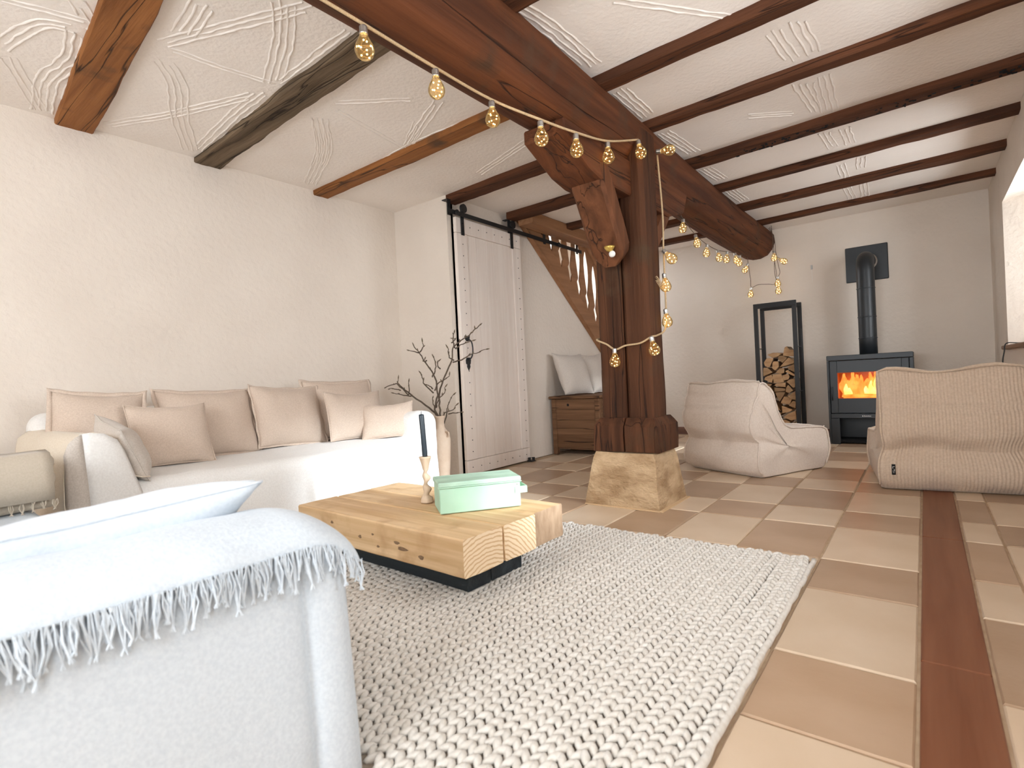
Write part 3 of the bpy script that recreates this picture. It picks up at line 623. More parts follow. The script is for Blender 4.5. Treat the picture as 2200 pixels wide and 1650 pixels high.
# diagonal braces
def brace(y0, z0, y1, z1, x0, x1, th):
    d = Vector((0, y1 - y0, z1 - z0)).normalized(); n_ = Vector((0, -d.z, d.y))
    L_ = math.hypot(y1 - y0, z1 - z0)
    b_ = rough_beam(rect(x0, x1, -th / 2, th / 2, 0.018), 1, 0, L_, 0.04, 0.008, 4.0, 4.0)
    for v in b_.verts:
        # rounded lower end
        t = v.co.y; k = max(0, 0.11 - t) / 0.11
        cx = (x0 + x1) / 2; v.co.x = cx + (v.co.x - cx) * math.sqrt(max(0.05, 1 - k * k * 0.85))
        p = Vector((v.co.x, y0, z0)) + d * t + n_ * v.co.z; v.co = p
    return b_
wp('brace', brace(2.815, 1.395, 2.53, 1.86, -1.485, -1.285, 0.13), M_brace)
wp('brace', brace(3.12, 1.50, 3.36, 1.78, -1.47, -1.27, 0.12), M_brace)
pg = bmesh.new(); lathe(pg, [(0.011, 0), (0.012, 0.012), (0.006, 0.016)], 10)
for v in pg.verts: v.co = Matrix.Translation((-1.385, 2.575, 1.74)) @ Matrix.Rotation(PI / 2 + .5, 4, 'X') @ v.co
wp('wood_peg', pg, M_post)
# stone plinth
def plinth():
    b_ = bmesh.new(); rings = []
    for k in range(9):
        t = k / 8; z = 0.302 * t; xa, xb = -1.615 + .04 * t, -1.158 - .04 * t; ya, yb = 2.752 + .055 * t, 3.165 - .03 * t
        if k == 8: xa += .008; xb -= .008; ya += .008; yb -= .008
        row = []; n = 10
        for (ax, ay), (bx_, by) in (((xa, ya), (xb, ya)), ((xb, ya), (xb, yb)), ((xb, yb), (xa, yb)), ((xa, yb), (xa, ya))):
            for j in range(n):
                s = j / n; q = Vector((ax + (bx_ - ax) * s, ay + (by - ay) * s, z)); r_ = noise.fractal(q * 7, 1, 2, 4) * 0.009 * (0 if k == 0 else 1)
                row.append(b_.verts.new(q + Vector((r_ if abs(ay - by) > 1e-6 else 0, r_ if abs(ax - bx_) > 1e-6 else 0, r_ * .3))))
        rings.append(row)
    for i in range(8):
        m_ = len(rings[i])
        for j in range(m_): b_.faces.new((rings[i][j], rings[i][(j + 1) % m_], rings[i + 1][(j + 1) % m_], rings[i + 1][j]))
    b_.faces.new(rings[0][::-1]); b_.faces.new(rings[-1]); return b_
o = obj('stone_plinth', plinth(), M_stone); tag(o, 'tapered rough sandstone plinth under the oak post', 'plinth')
b = bmesh.new()
for (ax, ay), (bx_, by) in (((-1.615, 2.752), (-1.158, 2.752)), ((-1.158, 2.752), (-1.158, 3.165))):
    for k in range(12):
        t = (k + .5) / 12; r_ = random.uniform(.006, .012)
        box(b, ax + (bx_ - ax) * t - .02, ax + (bx_ - ax) * t + .02, ay + (by - ay) * t - r_ if ax != bx_ else ay + (by - ay) * t - .018, ay + (by - ay) * t + .004 if ax != bx_ else ay + (by - ay) * t + .018, 0.0, 0.006)
obj('mortar_bead', b, mat('pale_mortar', lin(222, 190, 150), 0.9), o)
# ------------------------------------------------------------------ sliding door, rail, stair
root = thing('sliding_door', 'whitewashed plank barn door with black nails, hung on a rail', 'door', (-2.935, 3.58, 0.008))
def W(name, b, m, par=None, sm=False, rt=None):
    rt = rt or root
    for v in b.verts: v.co -= rt.location
    return obj(name, b, m, par or rt, sm)
DY0, DY1, DZ1 = 3.152, 4.005, 2.075
W('stile', nbox(-2.945, -2.912, DY0, DY0 + .125, .125, DZ1 - .125, .003), M_door)
W('stile', nbox(-2.945, -2.912, DY1 - .12, DY1, .125, DZ1 - .125, .003), M_door)
W('rail', nbox(-2.945, -2.912, DY0, DY1, .008, .122, .003), M_door)
W('rail', nbox(-2.945, -2.912, DY0, DY1, DZ1 - .122, DZ1, .003), M_door)
xs_ = [DY0 + .127 + (DY1 - DY0 - .249) * k / 5 for k in range(6)]
for k in range(5): W('plank', nbox(-2.949, -2.924, xs_[k] + .0008, xs_[k + 1] - .0008, .124, DZ1 - .124, .002), M_door)
nb = bmesh.new()
def nail(y, z): 
    b_ = bmesh.new(); lathe(nb, [(.0045, 0), (.0045, .002), (.002, .004)], 6, (0, 0, 0), lambda q, a: Vector((-2.912 + q.z, y + q.x, z + q.y))); b_.free()
for k in range(19):
    nail(DY0 + .07, .19 + k * .093); nail(DY1 - .045, .19 + k * .093)
for k in range(8):
    nail(DY0 + .06 + k * .105, .065); nail(DY0 + .06 + k * .105, DZ1 - .06)
o = W('nail', nb, M_black); o['kind'] = 'stuff'
hb = bmesh.new()
tube(hb, smooth_path([(-2.908, 3.215, 1.10), (-2.875, 3.225, 1.075), (-2.868, 3.23, 1.01), (-2.878, 3.225, .955), (-2.908, 3.215, .925)], 6), .006, 8)
hd = W('handle', hb, M_black, sm=True)
b = bmesh.new()
prism(b, [(3.185, 1.125), (3.245, 1.125), (3.24, 1.10), (3.225, 1.08), (3.205, 1.08), (3.19, 1.10)], 0, -2.912, -2.906)
prism(b, [(3.20, .95), (3.235, .95), (3.245, .93), (3.24, .90), (3.232, .895), (3.235, .875), (3.217, .845), (3.20, .875), (3.203, .895), (3.19, .90), (3.188, .93)], 0, -2.912, -2.906)
for v in b.verts: v.co -= root.location
obj('back_plate', b, M_black, hd)
for yy in (3.222, 3.873):
    b = bmesh.new(); box(b, -2.910, -2.903, yy - .019, yy + .019, 1.935, 2.16, .002); prism(b, [(yy + .019 * math.cos(a), 2.16 + .019 * math.sin(a)) for a in [PI * k / 8 for k in range(9)]], 0, -2.910, -2.903)
    h = W('hanger_strap', b, M_black)
    b = bmesh.new(); lathe(b, [(.012, -.006), (.036, -.008), (.036, -.006), (.030, 0), (.036, .006), (.036, .008), (.012, .008)], 18, (0, 0, 0), lambda q, a: Vector((-2.889 + q.z, yy + q.x, 2.146 + q.y)))
    for v in b.verts: v.co -= root.location
    obj('wheel', b, M_black, h)
    b = bmesh.new()
    for zz in (1.965, 2.03): lathe(b, [(.007, 0), (.007, .005), (.004, .007)], 6, (0, 0, 0), lambda q, a: Vector((-2.903 + q.z, yy + q.x, zz + q.y)))
    for v in b.verts: v.co -= root.location
    obj('bolt', b, M_black, h)
root = thing('door_rail', 'black flat steel sliding rail on brackets above the plank door', 'rail', (-2.889, 4.06, 2.07))
W('rail_bar', nbox(-2.892, -2.886, 3.05, 5.09, 2.076, 2.112, .001), M_black)
for yy in (3.07, 3.835, 4.40, 5.02):
    b = bmesh.new(); box(b, -2.906, -2.900, yy - .02, yy + .02, 2.065, 2.185, .002); box(b, -2.958, -2.900, yy - .02, yy + .02, 2.185, 2.191); 
    box(b, -2.900, -2.893, yy - .008, yy + .008, 2.086, 2.102)
    W('bracket', b, M_black)
for yy in (3.13, 4.62):
    b = bmesh.new(); lathe(b, [(.016, -.010), (.02, -.006), (.02, .006), (.016, .010)], 12, (0, 0, 0), lambda q, a: Vector((-2.874 + q.z, yy + q.x, 2.095 + q.y))); W('stop', b, M_black)
b = bmesh.new()
box(b, -2.91, -2.85, 3.945, 4.005, 0.0015, .008, .001)
lathe(b, [(.012, .008), (.012, .03), (.015, .03), (.015, .036), (.006, .038)], 12, (-2.89, 3.96, 0)); lathe(b, [(.012, .008), (.012, .03), (.015, .03), (.015, .036), (.006, .038)], 12, (-2.868, 3.99, 0))
o = obj('floor_guide', b, M_black); tag(o, 'small black roller guide on the floor below the plank door', 'door guide')

root = thing('staircase', 'wooden staircase with slanted string, sawn flat balusters and handrail', 'staircase', (-2.92, 5.0, 0.3))
low = lambda y: 2.235 - 0.80 * (y - 4.02)
upp = lambda y: low(y) + 0.205
b = prism(bmesh.new(), [(3.99, low(3.99)), (6.35, low(6.35)), (6.35, upp(6.35)), (4.25, 2.24), (3.99, 2.24)], 0, -2.958, -2.905, .004); W('string_board', b, M_stair)
W('trimmer', rough_beam(rect(-2.86, -2.70, 2.135, 2.245, .01), 1, 3.92, YF, .05, .006, 5, 2.0), M_stair)
def hand(y): return upp(y) + 0.70
b = prism(bmesh.new(), [(5.17, hand(5.17) - .0), (6.2, hand(6.2)), (6.2, hand(6.2) + .07), (5.17, hand(5.17) + .07)], 0, -2.958, -2.905, .006); W('handrail', b, M_stair)
# flat balusters with sawn edges: the gaps between them are long drops above small diamonds
prof = [(0, .5), (.06, .5), (.10, .42), (.17, .34), (.215, .25), (.26, .36), (.30, .44), (.33, .42), (.40, .34), (.52, .23), (.64, .18), (.76, .22), (.88, .38), (.94, .48), (1.0, .5)]
for k in range(11):
    yc = 4.30 + .172 * k; pts = []; up = []
    z0 = upp(yc) - .02; H = .76
    for t, h in prof: pts.append((t, h))
    def edge(sg):
        out = []
        for t, h in pts:
            z = z0 + H * t; yy = yc + sg * h * .164
            zz = z - 0.80 * (yy - yc)
            if zz > 2.30: break
            out.append((yy, zz))
        return out
    A = edge(1); B = edge(-1)
    if len(A) < 3 or len(B) < 3: continue
    W('baluster', prism(bmesh.new(), A + B[::-1], 0, -2.942, -2.927), M_stair)
for k in range(9):
    yt = 4.35 + .235 * k; zt = upp(yt) - .26
    if zt < .1: break
    W('tread', nbox(-3.88, -3.04, yt, yt + .26, zt, zt + .035, .004), M_stair)

# chest and its pillows
root = thing('wooden_chest', 'old brown wooden chest standing against the wall below the stair', 'chest', (-2.68, 4.9, 0))
cx0, cx1, cy0, cy1 = -2.93, -2.40, 4.42, 5.40
W('end_panel', nbox(cx0 + .04, cx1 - .04, cy0 + .012, cy0 + .03, .07, .54), M_chest)
W('front_panel', nbox(cx1 - .03, cx1 - .012, cy0 + .04, cy1 - .04, .07, .54), M_chest)
W('end_panel', nbox(cx0 + .04, cx1 - .04, cy1 - .03, cy1 - .012, .07, .54), M_chest)
W('back_panel', nbox(cx0 + .012, cx0 + .03, cy0 + .04, cy1 - .04, .07, .54), M_chest)
W('bottom', nbox(cx0 + .03, cx1 - .03, cy0 + .03, cy1 - .03, .055, .07), M_chest)
for x in (cx0, cx1 - .05):
    for y in (cy0, cy1 - .05): W('leg', nbox(x, x + .05, y, y + .05, 0, .545, .006), M_chest)
W('lid', nbox(cx0 - .015, cx1 + .02, cy0 - .025, cy1 + .02, .545, .572, .006), M_chest)
b = bmesh.new(); lathe(b, [(.013, 0), (.013, .002), (.002, .002)], 12, (0, 0, 0), lambda q, a: Vector((-2.745 + q.x, cy0 + .012 - q.z, .485 + q.y))); W('finger_hole', b, M_dark)
cushion('pillow', 'grey-beige piped pillow at the near end of the wooden chest', .46, .44, .17, (-2.72, 4.63, .582), PI / 2 - .12, .36, 0.02, M_cushB, 3.1, cat='pillow', group='pillows on the chest')
cushion('pillow', 'grey-beige pillow behind the first one on the chest, half hidden by the post', .46, .44, .17, (-2.72, 5.13, .582), PI / 2, .36, -.02, M_cushB, 5.7, cat='pillow', group='pillows on the chest')

# ------------------------------------------------------------------ long sofa by the wall
AX0, AX1, AY0, AY1 = -3.56, -2.60, 0.587, 2.60
root = thing('long_sofa', 'long white slipcovered sofa standing along the plain wall', 'sofa', ((AX0 + AX1) / 2, (AY0 + AY1) / 2, 0))
obj('seat', soft_box(.78, AY1 - AY0 - .30, .405, .07, 22, .012, 3.5, 1.0), M_sofa, root, True, (.085, 0, 0))
def lean_back(p): return Vector((p.x - .05 * p.z, p.y, p.z))
obj('backrest', soft_box(.20, AY1 - AY0 - .06, .70, .08, 20, .012, 3, 2.0, lean_back), M_sofa, root, True, (-.36, 0, 0))
obj('arm', soft_box(.92, .15, .585, .06, 16, .010, 4, 3.0), M_sofa, root, True, (.0, -(AY1 - AY0) / 2 + .085, 0))
obj('arm', soft_box(.92, .23, .575, .09, 16, .012, 4, 4.0), M_sofa, root, True, (.0, (AY1 - AY0) / 2 - .115, 0))
GA = 'cushions on the long sofa'
F = PI / 2      # faces +x
cushion('cushion', 'large flanged taupe cushion leaning in the draped corner of the long sofa', .37, .385, .15, (-3.17, .815, .425), F - .15, .30, .09, M_cushA, 1.2, .022, GA)
cushion('cushion', 'large flanged taupe cushion directly behind the small square one, long sofa', .52, .40, .15, (-3.19, 1.37, .405), F + .03, .36, .035, M_cushA, 2.4, .022, GA)
cushion('cushion', 'large taupe cushion in the middle of the long sofa, tipped to one side', .46, .40, .16, (-3.17, 1.84, .408), F + .02, .34, .05, M_cushA, 3.3, .012, GA)
cushion('cushion', 'large flanged taupe cushion at the back, behind the small one by the far arm', .56, .42, .15, (-3.23, 2.29, .41), F + .02, .33, .02, M_cushA, 4.9, .022, GA)
cushion('cushion', 'small square taupe cushion in front of the flanged pair, near the draped arm', .37, .335, .12, (-2.98, 1.09, .41), F - .02, .42, .03, M_cushA, 6.1, 0, GA)
cushion('cushion', 'small square taupe cushion standing in front, near the far arm', .42, .335, .12, (-2.99, 2.20, .41), F - .10, .30, .03, M_cushA, 7.3, 0, GA)
cushion('cushion', 'small pale cushion resting against the far arm of the long sofa', .34, .25, .12, (-2.82, 2.30, .41), .80, .42, -.04, M_cushA, 8.8, 0, GA)
cushion('cushion', 'small grey-beige cushion propped on the draped arm of the long sofa', .42, .25, .14, (-2.82, .865, .432), PI - .12, .42, -.16, M_cushB, 9.4, 0, GA)

def strands(bm, tops, down, length, spread, seed, per=5, r=0.0011, out=Vector((0, 0, 0))):
    """knotted fringe: bundles of thin threads hanging from points"""
    rn = random.Random(seed)
    for t in tops:
        t = Vector(t); L0 = length * rn.uniform(.75, 1.2); sway = Vector((rn.uniform(-.4, .4), rn.uniform(-.4, .4), 0)) * L0 * .5
        sway -= down * 0
        kn = t + down * L0 * .86 + sway * .6 + out
        for k in range(per):
            a = t + Vector((rn.uniform(-1, 1) * spread * .2, rn.uniform(-1, 1) * spread, 0)); m_ = a.lerp(kn, .5) + Vector((rn.uniform(-.004, .004), rn.uniform(-.006, .006), 0)) + out * .4
            e = kn + down * L0 * .14 + Vector((rn.uniform(-.003, .003), rn.uniform(-.005, .005), 0))
            tube(bm, [a, a.lerp(m_, .5), m_, m_.lerp(kn, .6), kn, e], [r, r * 1.1, r * 1.2, r * 1.4, r * 1.9, r], 4)

def drape(bm, path, x0, x1, n, axis, amp, seed, thick=0.004):
    """cloth: path of (u,z) points swept along an axis, gently creased; returns the two end rows of points"""
    P = [Vector((u, z)) for u, z in path]; rows = []
    for i in range(n + 1):
        t = x0 + (x1 - x0) * i / n; row = []
        for k, p in enumerate(P):
            a = P[max(k - 1, 0)]; c = P[min(k + 1, len(P) - 1)]; tn = (c - a).normalized(); nn = Vector((-tn.y, tn.x))
            f = amp * (noise.fractal(Vector((t * 5 + seed, p.x * 7, p.y * 5)), 1, 2, 3) + .5)
            q = p + nn * max(f, 0)
            row.append(Vector((t, q.x, q.y)) if axis == 0 else Vector((q.x, t, q.y)))
        rows.append(row)
    V = [[bm.verts.new(v) for v in r_] for r_ in rows]
    for i in range(n):
        for k in range(len(P) - 1): bm.faces.new((V[i][k], V[i + 1][k], V[i + 1][k + 1], V[i][k + 1]))
    return rows

def solid(o, t): 
    s = o.modifiers.new('thickness', 'SOLIDIFY'); s.thickness = t; s.offset = 0
# cream throw over the near arm of the long sofa: outside, over the top, down onto the seat
root = thing('draped_throw', 'cream fringed throw hanging over the near arm of the long sofa', 'throw', (-3.05, .66, .30))
b = bmesh.new()
pth = [(.572, .16), (.570, .25), (.568, .36), (.568, .46), (.572, .54), (.585, .585), (.615, .610), (.66, .615), (.715, .600), (.745, .57), (.757, .52), (.768, .46), (.79, .428), (.82, .418), (.85, .416)]
rows = drape(b, pth, -3.42, -2.60, 40, 0, .012, 2.0)
o = W('cloth', b, M_cream, sm=True); solid(o, .004)
b = bmesh.new(); strands(b, [r_[0] for r_ in rows[::1]], Vector((0, 0, -1)), .07, .006, 3, 4)
o = W('fringe', b, M_cream); o['kind'] = 'stuff'
# hem that falls in front of the arm
b = bmesh.new(); rows2 = []
for i in range(13):
    z = lambda top: top - (top - .18) * i / 12
    row = [Vector((-2.600 + .003 * math.sin(i * .7), .566, z(.545))), Vector((-2.590 + .003 * math.sin(i * .5 + 1), .578, z(.590))), Vector((-2.586, .600 + .0015 * i, z(.612))), Vector((-2.586, .620 + .0025 * i, z(.622)))]
    rows2.append([b.verts.new(v) for v in row])
for i in range(12):
    for k in range(3): b.faces.new((rows2[i][k], rows2[i][k + 1], rows2[i + 1][k + 1], rows2[i + 1][k]))
o = W('hem', b, M_cushB, sm=True); solid(o, .004)
b = bmesh.new(); rows2 = []
for i in range(16):
    t = i / 15; z = lambda top, e: top - (top - .08) * t - e * t
    rows2.append([b.verts.new(v) for v in (Vector((-2.588, .614 + .03 * t, z(.622, 0))), Vector((-2.584 + .012 * t, .645 + .05 * t, z(.626, .01))), Vector((-2.586 + .016 * t, .690 + .10 * t, z(.618, .02))), Vector((-2.592 + .018 * t, .735 + .16 * t, z(.590, .05))), Vector((-2.605, .762 + .16 * t, z(.540, .05))))])
for i in range(15):
    for k in range(4): b.faces.new((rows2[i][k], rows2[i][k + 1], rows2[i + 1][k + 1], rows2[i + 1][k]))
o = W('front_fall', b, M_sofa, sm=True); solid(o, .004)

# ------------------------------------------------------------------ second sofa, its right arm close by
BX0, BX1, BY0, BY1 = -2.80, -0.905, -0.42, 0.60
root = thing('corner_sofa', 'white slipcovered sofa set at a right angle to the long one', 'sofa', ((BX0 + BX1) / 2, (BY0 + BY1) / 2, 0))
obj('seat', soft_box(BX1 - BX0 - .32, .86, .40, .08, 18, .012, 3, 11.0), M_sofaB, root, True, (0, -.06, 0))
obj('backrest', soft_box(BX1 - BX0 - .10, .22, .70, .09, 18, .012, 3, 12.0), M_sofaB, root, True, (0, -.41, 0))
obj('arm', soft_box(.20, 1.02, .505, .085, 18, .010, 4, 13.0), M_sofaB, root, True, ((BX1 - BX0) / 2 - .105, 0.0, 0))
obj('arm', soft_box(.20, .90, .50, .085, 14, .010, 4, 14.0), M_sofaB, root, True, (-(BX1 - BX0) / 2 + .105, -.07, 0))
# long cover hanging to the floor, turning the front corner in a deep fold
b = bmesh.new(); rows = []
plan = [(a - .02, b - .035 * max(0, min(1, (b - .3) / .2))) for a, b in [(-.872, -.36), (-.870, -.1), (-.869, .1), (-.868, .3), (-.868, .45), (-.869, .525), (-.874, .545), (-.886, .553), (-.880, .562), (-.866, .568), (-.858, .590), (-.860, .615), (-.876, .640), (-.91, .652), (-.97, .655), (-1.04, .655)]]
for i in range(17):
    t = i / 16; z = .50 - t * .485; row = []
    for k, (x, y) in enumerate(plan):
        f = .012 * t * noise.noise(Vector((y * 6 + x * 3, t * 1.5, 4.0))) + .018 * t
        inn = (.05 * (1 - t * 8) if t < .125 else 0)
        dx = f if k < 12 else 0; dy = f if k > 9 else 0
        row.append(b.verts.new((x - inn + dx, y - (inn if k > 9 else 0) + dy, z + .012 * (1 if t < .02 else 0))))
    rows.append(row)
for i in range(16):
    for k in range(len(plan) - 1): b.faces.new((rows[i][k], rows[i][k + 1], rows[i + 1][k + 1], rows[i + 1][k]))
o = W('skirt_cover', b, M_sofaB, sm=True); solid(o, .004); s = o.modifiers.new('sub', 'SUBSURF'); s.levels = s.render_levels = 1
# throw over that arm with knotted fringe
root = thing('fringed_throw', 'white throw with knotted fringe over the arm of the corner sofa', 'throw', (-.98, .15, .45))
b = bmesh.new()
pth = [(-1.135, .405), (-1.133, .44), (-1.125, .48), (-1.10, .507), (-1.05, .520), (-1.00, .524), (-.95, .521), (-.915, .510), (-.892, .496), (-.882, .486), (-.877, .478), (-.875, .470)]
rows = drape(b, pth, -.40, .63, 60, 1, .008, 5.0)
for v in b.verts:
    if v.co.y > .52: v.co.z -= (v.co.y - .52) ** 2 * 5.0
for r_ in rows:
    for q in r_:
        if q.y > .52: q.z -= (q.y - .52) ** 2 * 5.0
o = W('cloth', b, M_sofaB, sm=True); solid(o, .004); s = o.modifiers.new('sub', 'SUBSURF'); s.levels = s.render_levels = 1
b = bmesh.new(); tops = []
for i in range(len(rows) - 1):
    for t in (0, .5): tops.append(rows[i][-1].lerp(rows[i + 1][-1], t) + Vector((.004, 0, .004)))
strands(b, tops, Vector((.02, 0, -1)), .060, .008, 9, 6, .0010, Vector((.004, 0, 0)))
o = W('fringe', b, M_sofaB); o['kind'] = 'stuff'
cushion('cushion', 'large white cushion leaning inside the arm of the corner sofa', .50, .30, .13, (-1.29, .285, .402), -PI / 2 + .05, .98, .06, M_cushW, 12.5, 0)
# folded blanket pile on the far end of the corner sofa
root = thing('folded_blanket', 'thick beige wool blanket folded in layers on the corner sofa', 'blanket', (-2.50, .27, .402))
zz = .405; hs = (.04, .035, .045, .05)
for k, h in enumerate(hs):
    bb = soft_box(.46 - .01 * k, .40 + .005 * k, h, h * .46, 14, .004, 9, 30 + k, None)
    for v in bb.verts: v.co.z += zz - root.location.z + (.035 * (1 if k == 3 else .3) * max(0, v.co.x + .05)); v.co.x += random.Random(k).uniform(-.01, .01)
    obj('fold', bb, M_blanket, root, True); zz += h * .97
b = bmesh.new(); drp = drape(b, [(-2.33, .588), (-2.275, .582), (-2.252, .55), (-2.245, .50), (-2.243, .44)], .08, .46, 14, 1, .006, 8)
o = W('overhang', b, M_blanket, sm=True); solid(o, .006)
b = bmesh.new(); strands(b, [r_[-1] for r_ in drp], Vector((0, 0, -1)), .03, .006, 4, 4); o = W('fringe', b, M_blanket); o['kind'] = 'stuff'
# ------------------------------------------------------------------ rug: rows of chunky braided stitches
RX0, RX1, RY0, RY1 = -2.35, -0.362, 0.62, 2.285
root = thing('braided_rug', 'chunky cream braided wool rug under the low table', 'rug', ((RX0 + RX1) / 2, (RY0 + RY1) / 2, 0.001))
b = bmesh.new()
box(b, RX0, RX1, RY0, RY1, 0.002, 0.006); W('backing', b, M_woolb)
def stitch_mesh():
    """one plump drop of yarn along +y, 6 x 5"""
    vs = []; fs = []; nr = 5; ns = 7
    vs.append((0, -.5, 0))
    for i in range(1, nr):
        t = i / nr; r = math.sin(PI * t) ** .65
        for j in range(ns):
            a = 2 * PI * j / ns; vs.append((.5 * r * math.cos(a), -.5 + t, .5 * r * math.sin(a)))
    vs.append((0, .5, 0)); last = len(vs) - 1
    for j in range(ns): fs.append((0, 1 + (j + 1) % ns, 1 + j))
    for i in range(nr - 2):
        for j in range(ns): fs.append((1 + i * ns + j, 1 + i * ns + (j + 1) % ns, 1 + (i + 1) * ns + (j + 1) % ns, 1 + (i + 1) * ns + j))
    for j in range(ns): fs.append((1 + (nr - 2) * ns + j, 1 + (nr - 2) * ns + (j + 1) % ns, last))
    return vs, fs
SV, SF = stitch_mesh(); verts = []; faces = []; cx, cy, cz = root.location
rowsp = 0.034; nrow = int((RX1 - RX0) / rowsp); sl = 0.030
for i in range(nrow):
    xr = RX1 - .018 - i * rowsp
    nst = int((RY1 - RY0) / sl); ph = random.random() * sl
    for k in range(nst + 1):
        y = RY0 + k * sl + ph
        if y > RY1: continue
        wav = .007 * noise.noise(Vector((y * 3.0, i * .35, 0))) * (1.6 if i < 5 else 1) - (0.012 * max(0, (y - 2.1) / .18) ** 2 if i < 3 else 0)
        for sg in (-1, 1):
            sc = random.uniform(.92, 1.12); an = sg * (0.52 + random.uniform(-.12, .12)); ca, sa = math.cos(an), math.sin(an)
            ox = xr + wav + sg * .0082; oy = y + (sl * .5 if sg > 0 else sl * .42); oz = .0135 + random.uniform(-.0015, .002)
            base = len(verts)
            for (x, yy, z) in SV:
                X = x * .0185 * sc; Y = yy * .041 * sc; Z = z * .0185 * sc
                Z += .004 * yy                     # one end tucked under the next
                verts.append((ox + X * ca - Y * sa - cx, oy + X * sa + Y * ca - cy, oz + Z - cz))
            faces += [tuple(q + base for q in f) for f in SF]
me = bpy.data.meshes.new('stitches'); me.from_pydata(verts, [], faces); me.update()
o = obj('stitches', me, M_wool, root, True); o['kind'] = 'stuff'
b = bmesh.new(); tube(b, [(RX1 + .004 + .006 * noise.noise(Vector((k * .4, 3, 1))), RY0 + (RY1 - RY0) * k / 60, .012) for k in range(61)], .009, 8)
W('border_cord', b, M_wool, sm=True)

# ------------------------------------------------------------------ low beam table
TR = -0.035
def end_grain(name, a, b, sc):
    m = mat(name, a, 0.8, b, (20, 20, 20), 4, bump=0.3, bscale=(80, 80, 80), bdist=0.003)
    nt = m.node_tree; N = nt.nodes; L = nt.links; p = N['Principled BSDF']
    tc = N.new('ShaderNodeTexCoord'); mp = N.new('ShaderNodeMapping'); mp.inputs['Location'].default_value = (0, .16, .05); L.new(tc.outputs['Object'], mp.inputs['Vector'])
    wv = N.new('ShaderNodeTexWave'); wv.wave_type = 'RINGS'; wv.rings_direction = 'X'; wv.inputs['Scale'].default_value = sc; wv.inputs['Distortion'].default_value = 3.5; wv.inputs['Detail'].default_value = 2; wv.inputs['Detail Scale'].default_value = 1.2
    L.new(mp.outputs['Vector'], wv.inputs['Vector']); r = N.new('ShaderNodeValToRGB'); r.color_ramp.elements[0].color = a; r.color_ramp.elements[1].color = b; r.color_ramp.elements[0].position = .05; r.color_ramp.elements[1].position = .5
    L.new(wv.outputs['Fac'], r.inputs['Fac']); L.new(r.outputs['Color'], p.inputs['Base Color']); return m
M_end = end_grain('pine_end_grain', (0.62, 0.40, 0.21, 1), (0.82, 0.64, 0.43, 1), 22)
M_endD = mat('weathered_end_grain', (0.26, 0.16, 0.09, 1), 0.9, (0.44, 0.30, 0.19, 1), (30, 30, 12), 6, bump=0.5, bscale=(70, 70, 70), bdist=0.004)
root = thing('coffee_table', 'low table of thick reclaimed pine beams on a black block base', 'table', (-1.662, 1.52, 0.022), TR)
zb = -.022
for k, (ya, yb, xo) in enumerate(((-.278, -.088, .0), (-.084, .092, .004), (.096, .278, -.004))):
    bb = rough_beam(rect(ya, yb, .130 + zb, .255 + zb, .005), 0, -.503 + xo, .503 + xo, .05, .003, 9, 40 + k, None, .03)
    o = obj('beam', bb, M_pine, root); o.data.materials.append(M_endD if k == 2 else M_end)
    for pl in o.data.polygons:
        if abs(pl.normal.x) > .9: pl.material_index = 1
obj('base_block', rough_beam(rect(-.15, -.03, 0, .130 + zb, .004), 0, -.385, .385, .06, .002, 8, 51), M_char, root)
obj('base_block', rough_beam(rect(-.027, .15, 0, .130 + zb, .004), 0, -.385, .385, .06, .002, 8, 52), M_char, root)
M_knot = mat('dark_knot', (0.16, 0.095, 0.055, 1), 0.9, (0.28, 0.17, 0.09, 1), (60, 60, 60))
for (x, z, ra, rb) in ((-.05, .185, .010, .007), (.03, .205, .007, .004), (.17, .195, .016, .006), (.20, .178, .028, .007), (.30, .165, .014, .008), (-.24, .215, .009, .006), (.06, .165, .008, .005)):
    b = bmesh.new(); lathe(b, [(1, 0), (.95, .0012), (.4, .0016)], 10, (0, 0, 0), lambda q, a: Vector((x + q.x * ra * (1 + .25 * math.sin(a * 3 + x * 40)), -.2785 - q.z, z + zb + q.y * rb)))
    obj('knot', b, M_knot, root)

# mint box
th = math.atan2(.251, .19)
root = thing('green_box', 'mint green painted metal box with hinged lid on the low table', 'box', (-1.428, 1.589, 0.2585), th)
hw, hd = .158, .083
bm = bmesh.new(); box(bm, -hw, hw, -hd, hd, 0, .098, .003); obj('body', bm, M_green, root)
bm = bmesh.new(); box(bm, -hw - .004, hw + .004, -hd - .004, hd + .004, .099, .118, .004); lid = obj('lid', bm, M_greenT, root)
obj('lid_bead', nbox(-hw - .005, hw + .005, -hd - .0065, -hd - .004, .097, .101, .001), M_green, lid)
bm = bmesh.new()
for s in (-1, 1):
    box(bm, hw - .022, hw + .026, s * .066 - .0015 if s > 0 else -hd - .003, s * .066 + .0015 if s > 0 else -hd, .052, .078)
box(bm, hw + .024, hw + .027, -hd - .003, .0675, .052, .078)
obj('handle', bm, M_green, root)
obj('rivet', lathe(bmesh.new(), [(.003, 0), (.003, .002), (.001, .003)], 8, (0, 0, 0), lambda q, a: Vector((hw - .012 + q.x, -hd - q.z, .088 + q.y))), M_steel, root)

